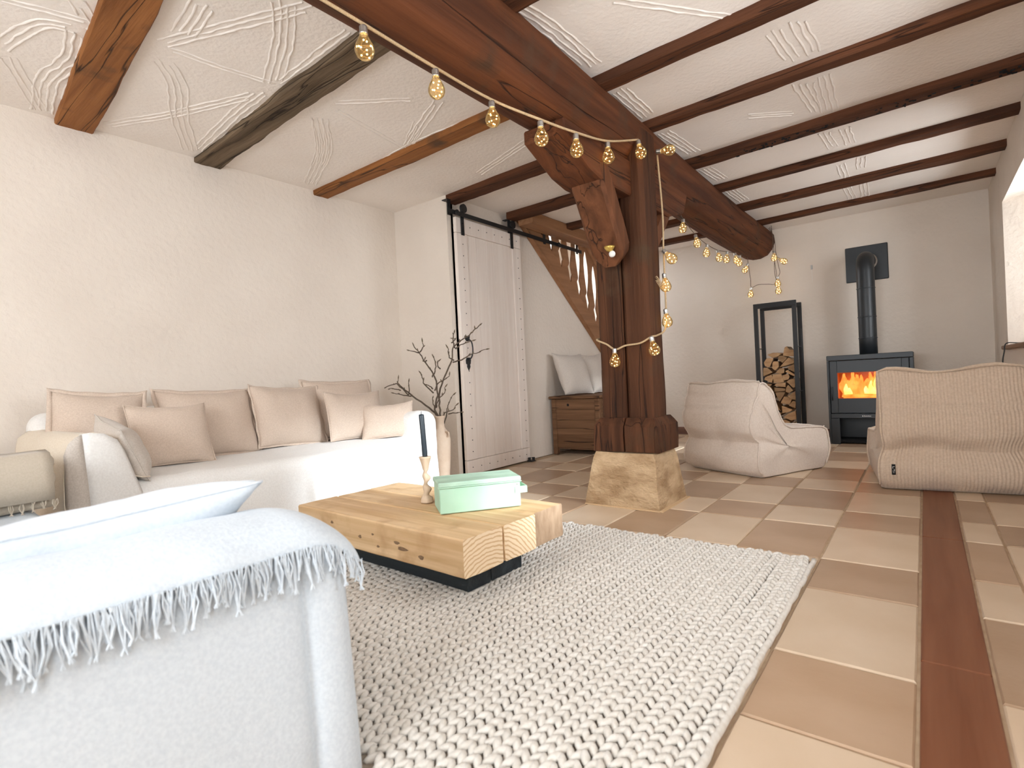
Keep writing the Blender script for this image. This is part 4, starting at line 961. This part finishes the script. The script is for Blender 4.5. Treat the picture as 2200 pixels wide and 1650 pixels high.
# candle in its twisted holder
root = thing('candle_holder', 'pale turned wooden candle holder with a wavy stem', 'candle holder', (-1.668, 1.545, 0.2585))
prof = []
for k in range(41):
    t = k / 40; z = .19 * t
    r = .0225 - .010 * min(1, t * 3) + .0045 * math.sin(t * 26) if t < .72 else .0125 + (.0265 - .0125) * ((t - .72) / .28) ** 1.3
    if t < .12: r = .0265 - .02 * t
    prof.append((max(r, .008), z))
def tw(q, a):
    t = q.z / .19; k = 0 if t > .72 or t < .12 else 1
    return q + Vector((.0035 * math.cos(t * 26), .0035 * math.sin(t * 26), 0)) * k
obj('stem', lathe(bmesh.new(), prof, 20, (0, 0, 0), tw), M_turned, root, True)
root = thing('taper_candle', 'black dinner candle standing in the wavy wooden holder', 'candle', (-1.668, 1.545, .4490))
obj('wax', lathe(bmesh.new(), [(.0105, 0), (.0115, .01), (.0108, .09), (.0112, .168), (.0105, .176), (.004, .178)], 16, (0, 0, 0), lambda q, a: q + Vector((-.010 * (q.z / .178) ** 1.2, 0, 0))), M_candle, root, True)
obj('wick', tube(bmesh.new(), [(-.010, 0, .177), (-.0098, 0, .184), (-.0085, 0, .189)], .0011, 5), M_dark, root)

# ------------------------------------------------------------------ vase with branches
root = thing('clay_vase', 'tall pale clay amphora vase between sofa arm and plank door', 'vase', (-2.905, 2.86, 0))
prof = [(.048, 0), (.052, .01), (.058, .08), (.066, .18), (.072, .28), (.073, .33), (.066, .37), (.046, .40), (.034, .42), (.030, .45), (.032, .485), (.040, .50), (.040, .508), (.032, .508), (.026, .47), (.028, .42), (.02, .40)]
obj('body', lathe(bmesh.new(), prof, 28, (0, 0, 0), lambda q, a: q * (1 + .012 * noise.noise(q * 9))), M_clay, root, True)
for s in (-1, 1):
    obj('lug', tube(bmesh.new(), smooth_path([(s * .066, 0, .352), (s * .085, 0, .365), (s * .080, 0, .385), (s * .056, 0, .39)], 4), .007, 8), M_clay, root, True)
root = thing('branch_bunch', 'bare budding branches standing in the clay vase', 'branches', (-2.905, 2.86, .30))
rn = random.Random(4)
for i, st in enumerate(STEMS):
    main = i in (0, 5, 9); dy = rn.uniform(-.07, .07)
    pts = []
    for k, p in enumerate(st):
        q = Vector(p); t = k / (len(st) - 1)
        base = {0: .04, 1: .05, 2: .03, 3: .05, 4: .04, 5: -.05, 6: -.05, 7: -.05, 8: -.05}.get(i, -.03 if 9 <= i <= 13 else dy)
        q.y += (base * t if i in (0, 5, 9) else base)
        pts.append(q)
    if i in (0, 5, 9, 17, 19): pts = [Vector((-2.905 + .006 * (i % 3), 2.86, .42))] + pts
    path = smooth_path(pts, 4)
    for k in range(1, len(path)): path[k] = path[k] + Vector((rn.uniform(-.004, .004), rn.uniform(-.004, .004), rn.uniform(-.003, .003)))
    n = len(path); r0 = .0085 if main else .0055
    b = bmesh.new(); tube(b, path, [r0 * (1 - .6 * k / n) for k in range(n)], 6)
    stem = W('stem' if main else 'twig', b, M_twig, sm=True)
    for k in ([n - 1] + [n - 1 - 3 * q for q in range(1, 5) if n - 1 - 3 * q > n * .3]):
        d = (path[k] - path[k - 1]).normalized() if k == n - 1 else (path[k] - path[k - 1]).normalized() + Vector((rn.uniform(-1, 1), rn.uniform(-.6, .6), rn.uniform(0, 1.2)))
        d.normalize(); l = rn.uniform(.026, .04) if k == n - 1 else rn.uniform(.014, .028)
        bb = bmesh.new(); tube(bb, [path[k] + d * l * t for t in (-.05, .2, .5, .8, 1)], [.0030, .0052, .0048, .0026, .0006], 6)
        for v in bb.verts: v.co -= root.location
        obj('bud', bb, M_bud, stem, True)

# ------------------------------------------------------------------ bean bag loungers
def bean_bag(name, label, loc, rz, m, W_, L_, hb, seed, group):
    """lounger seen from behind: y is forward, back panel at y=0"""
    root = thing(name, label, 'bean bag', loc, rz, group)
    ctrl = [(.06, 0), (.0, .05), (-.02, .14), (.02, .225), (.02, .25), (-.035, .33), (-.03, .45), (.0, .56), (.03, hb - .02), (.055, hb), (.10, hb - .015), (.17, .56), (.25, .44), (.33, .345), (.42, .315), (.55, .315), (.68, .31), (L_ - .01, .30), (L_ + .02, .27), (L_ + .01, .18), (L_ - .01, .06), (L_ - .06, 0), (.4, 0)]
    P = smooth_path([(0, a, b_) for a, b_ in ctrl] + [(0, ctrl[0][0], ctrl[0][1])], 5)[:-1]
    P = [Vector((p.y, max(p.z, 0))) for p in P]; n = len(P)
    c = Vector((.32, .2))
    us = [-1, -.985, -.95, -.88, -.75, -.6, -.45, -.3, -.15, 0, .15, .3, .45, .6, .75, .88, .95, .985, 1]
    b = bmesh.new(); uv = b.loops.layers.uv.new('uv'); rings = []; meta = {}
    def ring(u, k, bul):
        row = []
        for i, p in enumerate(P):
            q = c + (p - c) * k
            x = u * W_ / 2 * (1 + bul)
            x *= 1 + .05 * math.exp(-((p.y - .12) / .12) ** 2) + .10 * max(0, p.x - .4) - .05 * math.exp(-((p.y - .26) / .05) ** 2) * (1 if p.x < .35 else 0)
            v = Vector((x, q.x, q.y))
            nz = noise.fractal(v * 4 + Vector((seed, 0, 0)), 1, 2, 4)
            up = 1 if p.y > .03 else 0
            # quilting seams across the back, hammock sag of the top edge
            seam = 0
            if p.x < .12:
                for zs in (.36, .47, .575): seam += .018 * math.exp(-((p.y - zs) / .007) ** 2)
                wr = .012 * math.exp(-((p.y - .25) / .05) ** 2) * math.sin(x * 26 + seed) 
                v.y += seam + wr
                v.z += -.05 * (1 - u * u) * (.35 if p.y > .5 else 0) + .010 * math.sin(u * 4 + seed) * (1 if p.y > .55 else 0)
            v += Vector((0, nz * .016, nz * .012)) * up
            v.x += nz * .008
            if v.z < .002: v.z = .002
            vt = b.verts.new(v); meta[vt] = (i, u); row.append(vt)
        return row
    seq = [(-1, .02, .035), (-1, .35, .03), (-1, .7, .02), (-1, .92, .008)] + [(u, 1 - .035 * max(0, abs(u) - .9) / .1, 0) for u in us] + [(1, .92, .008), (1, .7, .02), (1, .35, .03), (1, .02, .035)]
    arc = [0]
    for i in range(n): arc.append(arc[-1] + (P[(i + 1) % n] - P[i]).length)
    R_ = [ring(*s) for s in seq]
    for a in range(len(R_) - 1):
        sa, sb_ = seq[a], seq[a + 1]; flat = (sa[0] == sb_[0])
        for i in range(n):
            j = (i + 1) % n
            f = b.faces.new((R_[a][i], R_[a][j], R_[a + 1][j], R_[a + 1][i]))
            for lp, (ii, s_) in zip(f.loops, ((i, sa), (j, sa), (j, sb_), (i, sb_))):
                # ribs run up the back and round the seat; on the sides they stand upright
                if flat: lp[uv].uv = (lp.vert.co.y * 1.0, lp.vert.co.z)
                else: lp[uv].uv = (s_[0] * W_ / 2, arc[ii])
    b.faces.new(R_[0]); b.faces.new(R_[-1][::-1])
    o = obj('bag', b, m, root, True)
    # piped seams along both side edges and the seat front
    for s in (-1, 1):
        pts = []
        k = 4 if s < 0 else len(R_) - 5
        me = o.data; base = k * n
        pts = [me.vertices[base + i].co.copy() + Vector((s * .004, 0, .001)) for i in range(n) if P[i].y > .02]
        bb = bmesh.new(); tube(bb, pts, .006, 6); obj('side_piping', bb, m, root, True)
    # floppy lip at the top edge of the back and at the seat front
    for (ia, ib, nm, dv) in ((8, 11, 'top_lip', Vector((0, -.012, .016))), (16, 18, 'seat_lip', Vector((0, .018, .010)))):
        ii = (ia * 5 + ib * 5) // 2 - (3 if nm == 'top_lip' else 0)
        bb = bmesh.new(); A = []; B = []
        for k in range(4, len(R_) - 4):
            q = o.data.vertices[k * n + ii].co
            A.append(bb.verts.new(q)); B.append(bb.verts.new(q + dv + Vector((0, .004 * math.sin(k * 1.3 + seed), .006 * math.sin(k * .9)))))
        for k in range(len(A) - 1): bb.faces.new((A[k], A[k + 1], B[k + 1], B[k]))
        oo = obj(nm, bb, m, root, True); solid(oo, .007)
    return root
rt = bean_bag('bean_bag', 'pale corduroy bean bag lounger beside the oak post, facing the stove', (-1.205, 3.985, 0), -.447, M_beanL, .63, .74, .665, 1.0, 'bean bag loungers')
rt2 = bean_bag('bean_bag', 'beige ribbed corduroy bean bag lounger under the window, back turned', (.115, 3.83, 0), .13, M_beanR, .66, .74, .70, 6.0, 'bean bag loungers')
b = bmesh.new(); box(b, -.292, -.274, -.030, -.026, .10, .16)
tg = obj('fabric_tag', b, M_dark, rt2); tg['label'] = 'small black sewn tag with white lettering'
b = bmesh.new()
for (x, z, w_, h_) in ((-.288, .146, .010, .002), (-.288, .136, .002, .010), (-.283, .130, .006, .002), (-.288, .120, .010, .002), (-.280, .120, .002, .008), (-.287, .111, .008, .002)): box(b, x, x + w_, -.0312, -.0302, z, z + h_)
obj('tag_mark', b, M_white, tg)

# ------------------------------------------------------------------ stove, flue, wall plate
SX0, SX1, SY0, SY1 = -.735, -.075, 5.85, 6.22
root = thing('wood_stove', 'black steel wood stove with a burning fire behind glass', 'stove', ((SX0 + SX1) / 2, 6.03, 0))
W('top_plate', nbox(SX0, SX1, SY0 - .01, SY1, .785, .832, .004), M_stove)
for s, (a, c_) in enumerate(((SX0, SX0 + .018), (SX1 - .03, SX1))): W('side_plate', nbox(a, c_, SY0, SY1, 0.0, .784, .003), M_stove)
W('back_plate', nbox(SX0 + .018, SX1 - .03, SY1 - .02, SY1, .03, .784), M_stove)
wx0, wx1, wz0, wz1 = -.655, -.162, .427, .672
df = bmesh.new(); dx0, dx1, dz0, dz1 = SX0 + .022, SX1 - .034, .292, .780
box(df, dx0, wx0, SY0 + .004, SY0 + .03, dz0, dz1, .002); box(df, wx1, dx1, SY0 + .004, SY0 + .03, dz0, dz1, .002); box(df, wx0, wx1, SY0 + .006, SY0 + .03, dz0, wz0, .002); box(df, wx0, wx1, SY0 + .006, SY0 + .03, wz1, dz1, .002)
dr = W('door', df, M_stove)
g = nbox(wx0, wx1, SY0 + .014, SY0 + .018, wz0, wz1)
for v in g.verts: v.co -= root.location
obj('glass', g, glassy('stove_glass', (1.0, 0.93, 0.86, 1), 0.1), dr)
b = bmesh.new()
for q in ((wx0, wx1, wz0, wz0 + .004), (wx0, wx1, wz1 - .004, wz1), (wx0, wx0 + .004, wz0, wz1), (wx1 - .004, wx1, wz0, wz1)): box(b, q[0], q[1], SY0 + .003, SY0 + .006, q[2], q[3])
for v in b.verts: v.co -= root.location
obj('glass_seal', b, mat('copper_trim', (.30, .10, .07, 1), .5), dr)
b = bmesh.new(); tube(b, [(-.695, SY0 + .002, .535), (-.697, SY0 - .018, .53), (-.699, SY0 - .018, .42), (-.699, SY0 + .002, .415)], .006, 8)
for v in b.verts: v.co -= root.location
obj('handle', b, M_stove, dr, True)
M_brick = mat('fire_brick', (.55, .30, .15, 1), .9, (.40, .20, .10, 1), (8, 8, 8))
b = bmesh.new(); box(b, wx0 - .02, wx1 + .02, 6.13, 6.15, .40, .72); box(b, wx0 - .03, wx0 - .01, SY0 + .04, 6.14, .40, .72); box(b, wx1 + .01, wx1 + .03, SY0 + .04, 6.14, .40, .72); box(b, wx0 - .03, wx1 + .03, SY0 + .04, 6.15, .385, .41); box(b, wx0 - .03, wx1 + .03, SY0 + .04, 6.15, .71, .73)
W('fire_box', b, M_brick)
W('ash_shelf', nbox(SX0 + .018, SX1 - .03, SY0 - .004, SY1 - .02, .245, .288, .003), M_stove)
for x in (SX0 + .018, SX1 - .10): W('front_leg', nbox(x, x + .07, SY0, SY0 + .03, 0.0, .244, .002), M_stove)
W('base_floor', nbox(SX0 + .018, SX1 - .03, SY0 + .03, SY1 - .02, .012, .03), M_dark)
b = bmesh.new()
for k in range(7):
    x = -.455 + k * .008; box(b, x, x + .005, SY0 - .0052, SY0 - .004, .262, .262 + (.008, .005, .006, .005, .007, .005, .006)[k])
box(b, -.469, -.461, SY0 - .0052, SY0 - .004, .261, .269); o = W('maker_mark', b, M_white)
# flames and glowing logs in the fire box
def fire_mat(name, ca, cb, s):
    m = emit(name, ca, s); nt = m.node_tree; N = nt.nodes; L = nt.links; p = N['Principled BSDF']
    tc = N.new('ShaderNodeTexCoord'); n_ = N.new('ShaderNodeTexNoise'); n_.inputs['Scale'].default_value = 16; n_.inputs['Detail'].default_value = 3
    L.new(tc.outputs['Object'], n_.inputs['Vector']); r = N.new('ShaderNodeValToRGB'); r.color_ramp.elements[0].color = ca; r.color_ramp.elements[1].color = cb
    r.color_ramp.elements[0].position = .38; r.color_ramp.elements[1].position = .66
    L.new(n_.outputs['Fac'], r.inputs['Fac']); L.new(r.outputs['Color'], p.inputs['Emission Color']); return m
M_fl = fire_mat('flame', (1.0, .26, .05, 1), (1.0, .45, .10, 1), 1.1)
M_fb = fire_mat('bright_flame', (1.0, .50, .14, 1), (1.0, .78, .36, 1), 1.7)
def flame(x, y, z, h, w_, seed, m):
    b = bmesh.new(); pr = []
    for k in range(13):
        t = k / 12; pr.append((w_ * (math.sin(PI * min(1, t * .85 + .12)) ** .9) * (1 - t) ** .35 + .0006, h * t))
    lathe(b, pr, 12, (x, y, z), lambda q, a: Vector((q.x + .35 * w_ * noise.noise(Vector((q.z * 14, seed, 0))) + .25 * w_ * math.sin(a * 2 + q.z * 40), q.y * .5, q.z + .15 * h * noise.noise(Vector((a, seed, 3))) * (q.z / h))))
    W('flame', b, m, sm=True)
fr_ = random.Random(12)
for k in range(13): flame(wx0 + .03 + k * .036, 6.08 + fr_.uniform(-.02, .02), .43, fr_.uniform(.16, .25), fr_.uniform(.03, .045), k * 1.7, M_fl)
for (x, h) in ((-.60, .13), (-.575, .09), (-.44, .10), (-.40, .15), (-.36, .18), (-.325, .20), (-.29, .17), (-.25, .2), (-.21, .19)): flame(x, 5.99, .43, h, .026, x * 30, M_fb)
for (x0_, x1_, y_) in ((-.62, -.30, 5.95), (-.46, -.18, 6.02)):
    b = bmesh.new(); tube(b, [(x0_, y_, .436), ((x0_ + x1_) / 2, y_ + .01, .44), (x1_, y_ + .02, .436)], [.024, .027, .022], 9)
    W('burning_log', b, fire_mat('ember', (.9, .16, .02, 1), (1, .42, .08, 1), 1.6), sm=True)
root = thing('flue_pipe', 'black stove pipe rising from the stove and bending into the wall', 'stove pipe', (-.416, 6.10, .833))
R0 = .0735
path = [(-.416, 6.10, z) for z in (.833, 1.0, 1.3, 1.62)] + [(-.416, 6.10 + .13 * (1 - math.cos(a)), 1.62 + .13 * math.sin(a)) for a in [PI / 2 * k / 8 for k in range(1, 9)]] + [(-.416, 6.38, 1.75)]
W('pipe', tube(bmesh.new(), path, R0, 28), M_stove, sm=True)
for z in (.985, 1.185, 1.455): W('joint_ring', lathe(bmesh.new(), [(R0, -.005), (R0 + .004, -.003), (R0 + .004, .003), (R0, .005)], 28, (-.416, 6.10, z)), M_stove)
b = bmesh.new()
for k in range(24):
    a0, a1 = 2 * PI * k / 24, 2 * PI * (k + 1) / 24
    v = [b.verts.new((-.416 + r_ * math.cos(a), y_, 1.75 + r_ * math.sin(a))) for (r_, a, y_) in ((R0, a0, 6.375), (R0 + .012, a0, 6.385), (R0 + .012, a1, 6.385), (R0, a1, 6.375))]; b.faces.new(v)
W('collar', b, M_steel)
o = obj('wall_plate', nbox(-.598, -.244, 6.385, YF, 1.562, 1.912, .006), M_stove); tag(o, 'square black steel plate on the wall around the stove pipe', 'plate')

# ------------------------------------------------------------------ log rack and its logs
root = thing('log_rack', 'tall black steel log rack against the wall beside the stove', 'log rack', (-1.17, 6.03, 0))
kx0, kx1, ky0, ky1, kh = -1.372, -.978, 5.90, 6.18, 1.405
for y in (ky0, ky1):
    b = bmesh.new()
    h_ = kh
    box(b, kx0, kx0 + .04, y - .012, y + .012, 0, h_ - .05, .002); box(b, kx1 - .04, kx1, y - .012, y + .012, 0, h_ - .05, .002); box(b, kx0, kx1, y - .012, y + .012, h_ - .05, h_, .002)
    W('frame', b, M_black)
for z in (.5, .95): 
    for x in (kx0 + .02, kx1 - .02): W('tie_rod', tube(bmesh.new(), [(x, ky0, z), (x, ky1, z)], .005, 6), M_black)
W('floor_plate', nbox(kx0 + .04, kx1 - .04, ky0 - .01, ky1 + .01, .125, .137), M_black)
for x in (kx0, kx1 - .004):
    W('side_sheet', nbox(x + .002, x + .006, ky0 + .012, ky1 - .012, .10, .137), M_black)
b = tube(bmesh.new(), smooth_path([(-.955, 5.96, 1.12), (-.955, 5.96, .98), (-.956, 5.96, .80), (-.957, 5.965, .72), (-.972, 5.97, .70)], 4), .004, 6); o = W('poker', b, M_black, sm=True)
for i, pg in enumerate(LOGS):
    cx_ = sum(p[0] for p in pg) / len(pg); cz_ = sum(p[1] for p in pg) / len(pg); rn = random.Random(i)
    pts = [(cx_ + (p[0] - cx_) * .97, max(.138, cz_ + (p[1] - cz_) * .97)) for p in pg]
    y0 = 5.915 + rn.uniform(-.012, .014); y1 = 6.16 + rn.uniform(-.02, .01); n = len(pts)
    # subdivide the outline a little so that the split faces are not dead straight
    out = []
    for k in range(n):
        a = Vector(pts[k]); c_ = Vector(pts[(k + 1) % n]); out.append(a)
        for t in (.33, .66): out.append(a.lerp(c_, t) + Vector((rn.uniform(-.0025, .0025), rn.uniform(-.0025, .0025))))
    zb_ = min(p.y for p in out); b = bmesh.new(); prism(b, [(p.x - cx_, p.y - zb_) for p in out], 1, 0, y1 - y0, .0015)
    o = obj('firewood_log', b, M_logend, loc=(cx_, y0, zb_)); o.data.materials.append(M_bark)
    for pl in o.data.polygons:
        if abs(pl.normal.y) < .5 and (i % 3 == 0): pl.material_index = 1
    tag(o, {0: 'blocky firewood log standing on top of the stack in the rack', 1: 'flat brown log lying level with the top of the firewood stack', 14: 'flat dark brown log wedged in the middle of the firewood stack', 5: 'long pale wedge-shaped log just below the top of the stack'}.get(i, 'split firewood log within the stack in the black rack'), 'log', 'logs in the rack')

# ------------------------------------------------------------------ fairy lights
def bulb_parts(root, p, d, seed):
    """glass bulb hanging from p in direction d; parts in world coordinates moved to the root"""
    d = Vector(d).normalized(); q = d.to_track_quat('Z', 'Y').to_matrix().to_4x4(); Mx = Matrix.Translation(Vector(p) - root.location) @ q
    if 'cap' not in BM:
        b = bmesh.new(); lathe(b, [(.004, -.004), (.012, 0), (.0135, .004), (.0125, .007), (.0135, .010), (.0125, .013), (.0135, .016), (.0125, .019), (.0135, .022), (.0145, .026), (.013, .028)], 14); me = bpy.data.meshes.new('cap'); b.to_mesh(me); b.free(); me.materials.append(M_cap); BM['cap'] = me
        b = bmesh.new(); lathe(b, [(.0135, .026), (.0145, .034), (.020, .046), (.0275, .060), (.0315, .074), (.0315, .084), (.027, .096), (.018, .1045), (.008, .108), (.001, .1085)], 20); me = bpy.data.meshes.new('bulb'); b.to_mesh(me); b.free(); me.materials.append(M_bulb); BM['bulb'] = me
        for me in BM.values(): me.polygons.foreach_set('use_smooth', [True] * len(me.polygons))
        for vv in range(3):
            b = bmesh.new(); rn = random.Random(vv + 5); pts = []
            for k in range(9):
                a = k * 2.4 + vv; t = .045 + .055 * k / 8; rr = (.012 if t < .055 else .021 if t < .088 else .014) * rn.uniform(.75, 1.0)
                pp = Vector((rr * math.cos(a), rr * math.sin(a), t)); pts.append(pp); bmesh.ops.create_icosphere(b, subdivisions=1, radius=.0029, matrix=Matrix.Translation(pp))
            me = bpy.data.meshes.new('led'); b.to_mesh(me); b.free(); me.materials.append(M_led); BM['led%d' % vv] = me
            b = bmesh.new(); tube(b, [(0, 0, .025)] + smooth_path(pts, 3), .0005, 4); me = bpy.data.meshes.new('fairy_wire'); b.to_mesh(me); b.free(); me.materials.append(M_fwire); BM['wire%d' % vv] = me
    def add(me, par, nm):
        o = bpy.data.objects.new(nm, me); C.objects.link(o); o.parent = par
        return o
    bl = add(BM['bulb'], root, 'bulb'); bl.matrix_local = Mx
    add(BM['cap'], bl, 'cap'); add(BM['led%d' % (seed % 3)], bl, 'led'); add(BM['wire%d' % (seed % 3)], bl, 'fairy_wire')
BM = {}
root = thing('string_lights', 'warm bulb string lights on jute cord along the beam and around the post', 'string lights', (-1.40, 1.5, 1.9))
near = [(-1.41, 1.13, 1.930), (-1.41, 1.455, 1.928), (-1.41, 1.785, 1.935), (-1.30, 1.984, 1.885), (-1.255, 2.21, 1.89), (-1.25, 2.524, 1.95), (-1.232, 2.845, 2.045)]
cord = [(-1.42, .3, 1.94), (-1.41, .8, 1.932)] + [Vector(p) + Vector((0, 0, .004)) for p in near[:6]] + [(-1.225, 2.853, 2.060)]
W('cord', tube(bmesh.new(), smooth_path(cord, 6), .0055, 8), M_rope, sm=True)
for k, p in enumerate(near[:6]): bulb_parts(root, Vector(p) - Vector((0, 0, .004)), (.02, 0, -1), k)
bulb_parts(root, (-1.222, 2.845, 2.05), (.22, -.1, -1), 6); bulb_parts(root, (-1.205, 3.06, 2.05), (1, .15, -.12), 7)
dn = [(-1.212, 3.09, 2.04), (-1.20, 3.10, 1.7), (-1.205, 3.10, 1.46), (-1.205, 3.10, 1.29), (-1.205, 3.095, 1.08), (-1.205, 3.06, 1.0), (-1.20, 2.93, .965), (-1.205, 2.86, .955), (-1.27, 2.855, .925), (-1.36, 2.853, .918), (-1.425, 2.852, .90), (-1.48, 2.853, .935), (-1.545, 2.856, .965), (-1.56, 2.95, .98)]
W('cord', tube(bmesh.new(), smooth_path(dn, 6), .0055, 8), M_rope, sm=True)
for k, (p, d) in enumerate((((-1.20, 3.085, 1.475), (.25, .0, -.3)), ((-1.20, 3.08, 1.335), (.1, 0, -1)), ((-1.20, 3.075, 1.125), (.1, 0, -1)), ((-1.203, 2.855, .955), (.22, -.05, -1)), ((-1.425, 2.845, .905), (.0, -.06, -1)))): bulb_parts(root, p, d, k)
b = bmesh.new(); tube(b, [(-1.214 + .012 * math.cos(k * 1.3), 2.99 + .0022 * k, 1.30 - .0012 * k + .012 * math.sin(k * 1.3)) for k in range(42)], .003, 5); W('cord_coil', b, M_rope, sm=True)
root = thing('string_lights', 'warm bulb string lights on thin brown wire at the far end of the beam', 'string lights', (-1.35, 5.6, 1.9))
far = [(-1.45, 4.17, 1.94), (-1.45, 4.44, 1.868), (-1.45, 4.73, 1.838), (-1.45, 5.03, 1.838), (-1.45, 5.33, 1.872), (-1.45, 5.60, 1.90), (-1.45, 5.78, 1.905)]
W('cord', tube(bmesh.new(), smooth_path([(-1.44, 4.1, 1.958)] + far + [(-1.46, 5.95, 1.955)], 6), .0028, 6), M_wire, sm=True)
for k, p in enumerate(far): bulb_parts(root, p, (.15 if k % 2 else -.1, 0, -1), k)
loop = [(-1.468, 6.15, 1.97), (-1.472, 6.19, 1.90), (-1.458, 6.2, 1.72), (-1.452, 6.2, 1.628), (-1.38, 6.2, 1.645), (-1.28, 6.2, 1.635), (-1.222, 6.2, 1.63), (-1.20, 6.2, 1.72), (-1.215, 6.19, 1.9), (-1.222, 6.17, 2.0), (-1.215, 6.18, 2.13), (-1.25, 6.18, 2.22)]
W('cord', tube(bmesh.new(), smooth_path(loop, 6), .0028, 6), M_wire, sm=True)
W('cord', tube(bmesh.new(), smooth_path([(-1.232, 6.14, 2.22), (-1.195, 6.15, 2.08), (-1.19, 6.16, 1.96), (-1.175, 6.18, 1.82), (-1.165, 6.19, 1.74), (-1.19, 6.2, 1.69)], 6), .0028, 6), M_wire, sm=True)
W('cord', tube(bmesh.new(), smooth_path([(-1.21, 6.10, 2.22), (-1.20, 6.11, 2.05), (-1.20, 6.13, 1.9), (-1.21, 6.17, 1.74), (-1.20, 6.2, 1.66)], 6), .0028, 6), M_wire, sm=True)
for k, (p, d) in enumerate((((-1.472, 6.19, 1.885), (-.5, -.1, -1)), ((-1.452, 6.2, 1.625), (-.15, 0, -1)), ((-1.20, 6.13, 1.96), (0, -.1, -1)), ((-1.178, 6.17, 1.89), (.8, 0, -.6)), ((-1.185, 6.19, 1.70), (-.05, 0, -1)), ((-1.19, 6.2, 1.625), (.02, 0, -1)))): bulb_parts(root, p, d, k)

# ------------------------------------------------------------------ small things
root = thing('brace_fitting', 'small white porcelain fitting with a golden cup on the brace', 'fitting', (-1.335, 2.705, 1.405))
obj('cup', lathe(bmesh.new(), [(.006, .022), (.016, .026), (.026, .040), (.030, .050), (.027, .050), (.014, .032)], 16, (-.008, -.03, 0)), M_gold, root, True)
obj('knob', lathe(bmesh.new(), [(.010, 0), (.017, .006), (.019, .014), (.015, .022), (.008, .026)], 14, (0, 0, 0), lambda q, a: Vector((q.x + .004, -.012 - q.z, q.y + .008))), M_white, root, True)
b = bmesh.new(); box(b, -.909, -.891, 6.388, YF, 1.755, 1.80, .002); box(b, -.905, -.895, 6.380, 6.388, 1.765, 1.79, .001)
o = obj('wall_clip', b, M_steel); tag(o, 'small steel clip on the stove wall, left of the flue plate', 'clip')
obj('hanging_thread', tube(bmesh.new(), [(-.900, 6.392, 1.755), (-.899, 6.393, 1.62)], .0012, 5), M_white, o)
b = bmesh.new(); box(b, -1.89, -1.82, 6.392, YF, 1.165, 1.235, .003); o = obj('light_switch', b, M_wall); tag(o, 'flat pale switch plate on the stove wall beside the log rack', 'switch')
obj('rocker', nbox(-1.878, -1.832, 6.389, 6.3925, 1.177, 1.223, .002), M_wall, o)
b = tube(bmesh.new(), smooth_path([(.62, 4.98, ZS + .006), (.52, 5.0, ZS + .006), (.452, 5.02, ZS + .008), (.44, 5.03, ZS - .05), (.43, 5.03, .70), (.44, 5.02, .55), (.45, 5.0, .30), (.44, 4.98, .05), (.46, 4.9, .006)], 6), .004, 6)
o = obj('black_cable', b, M_black, smooth=True); tag(o, 'thin black cable hanging down from the wooden window sill', 'cable')
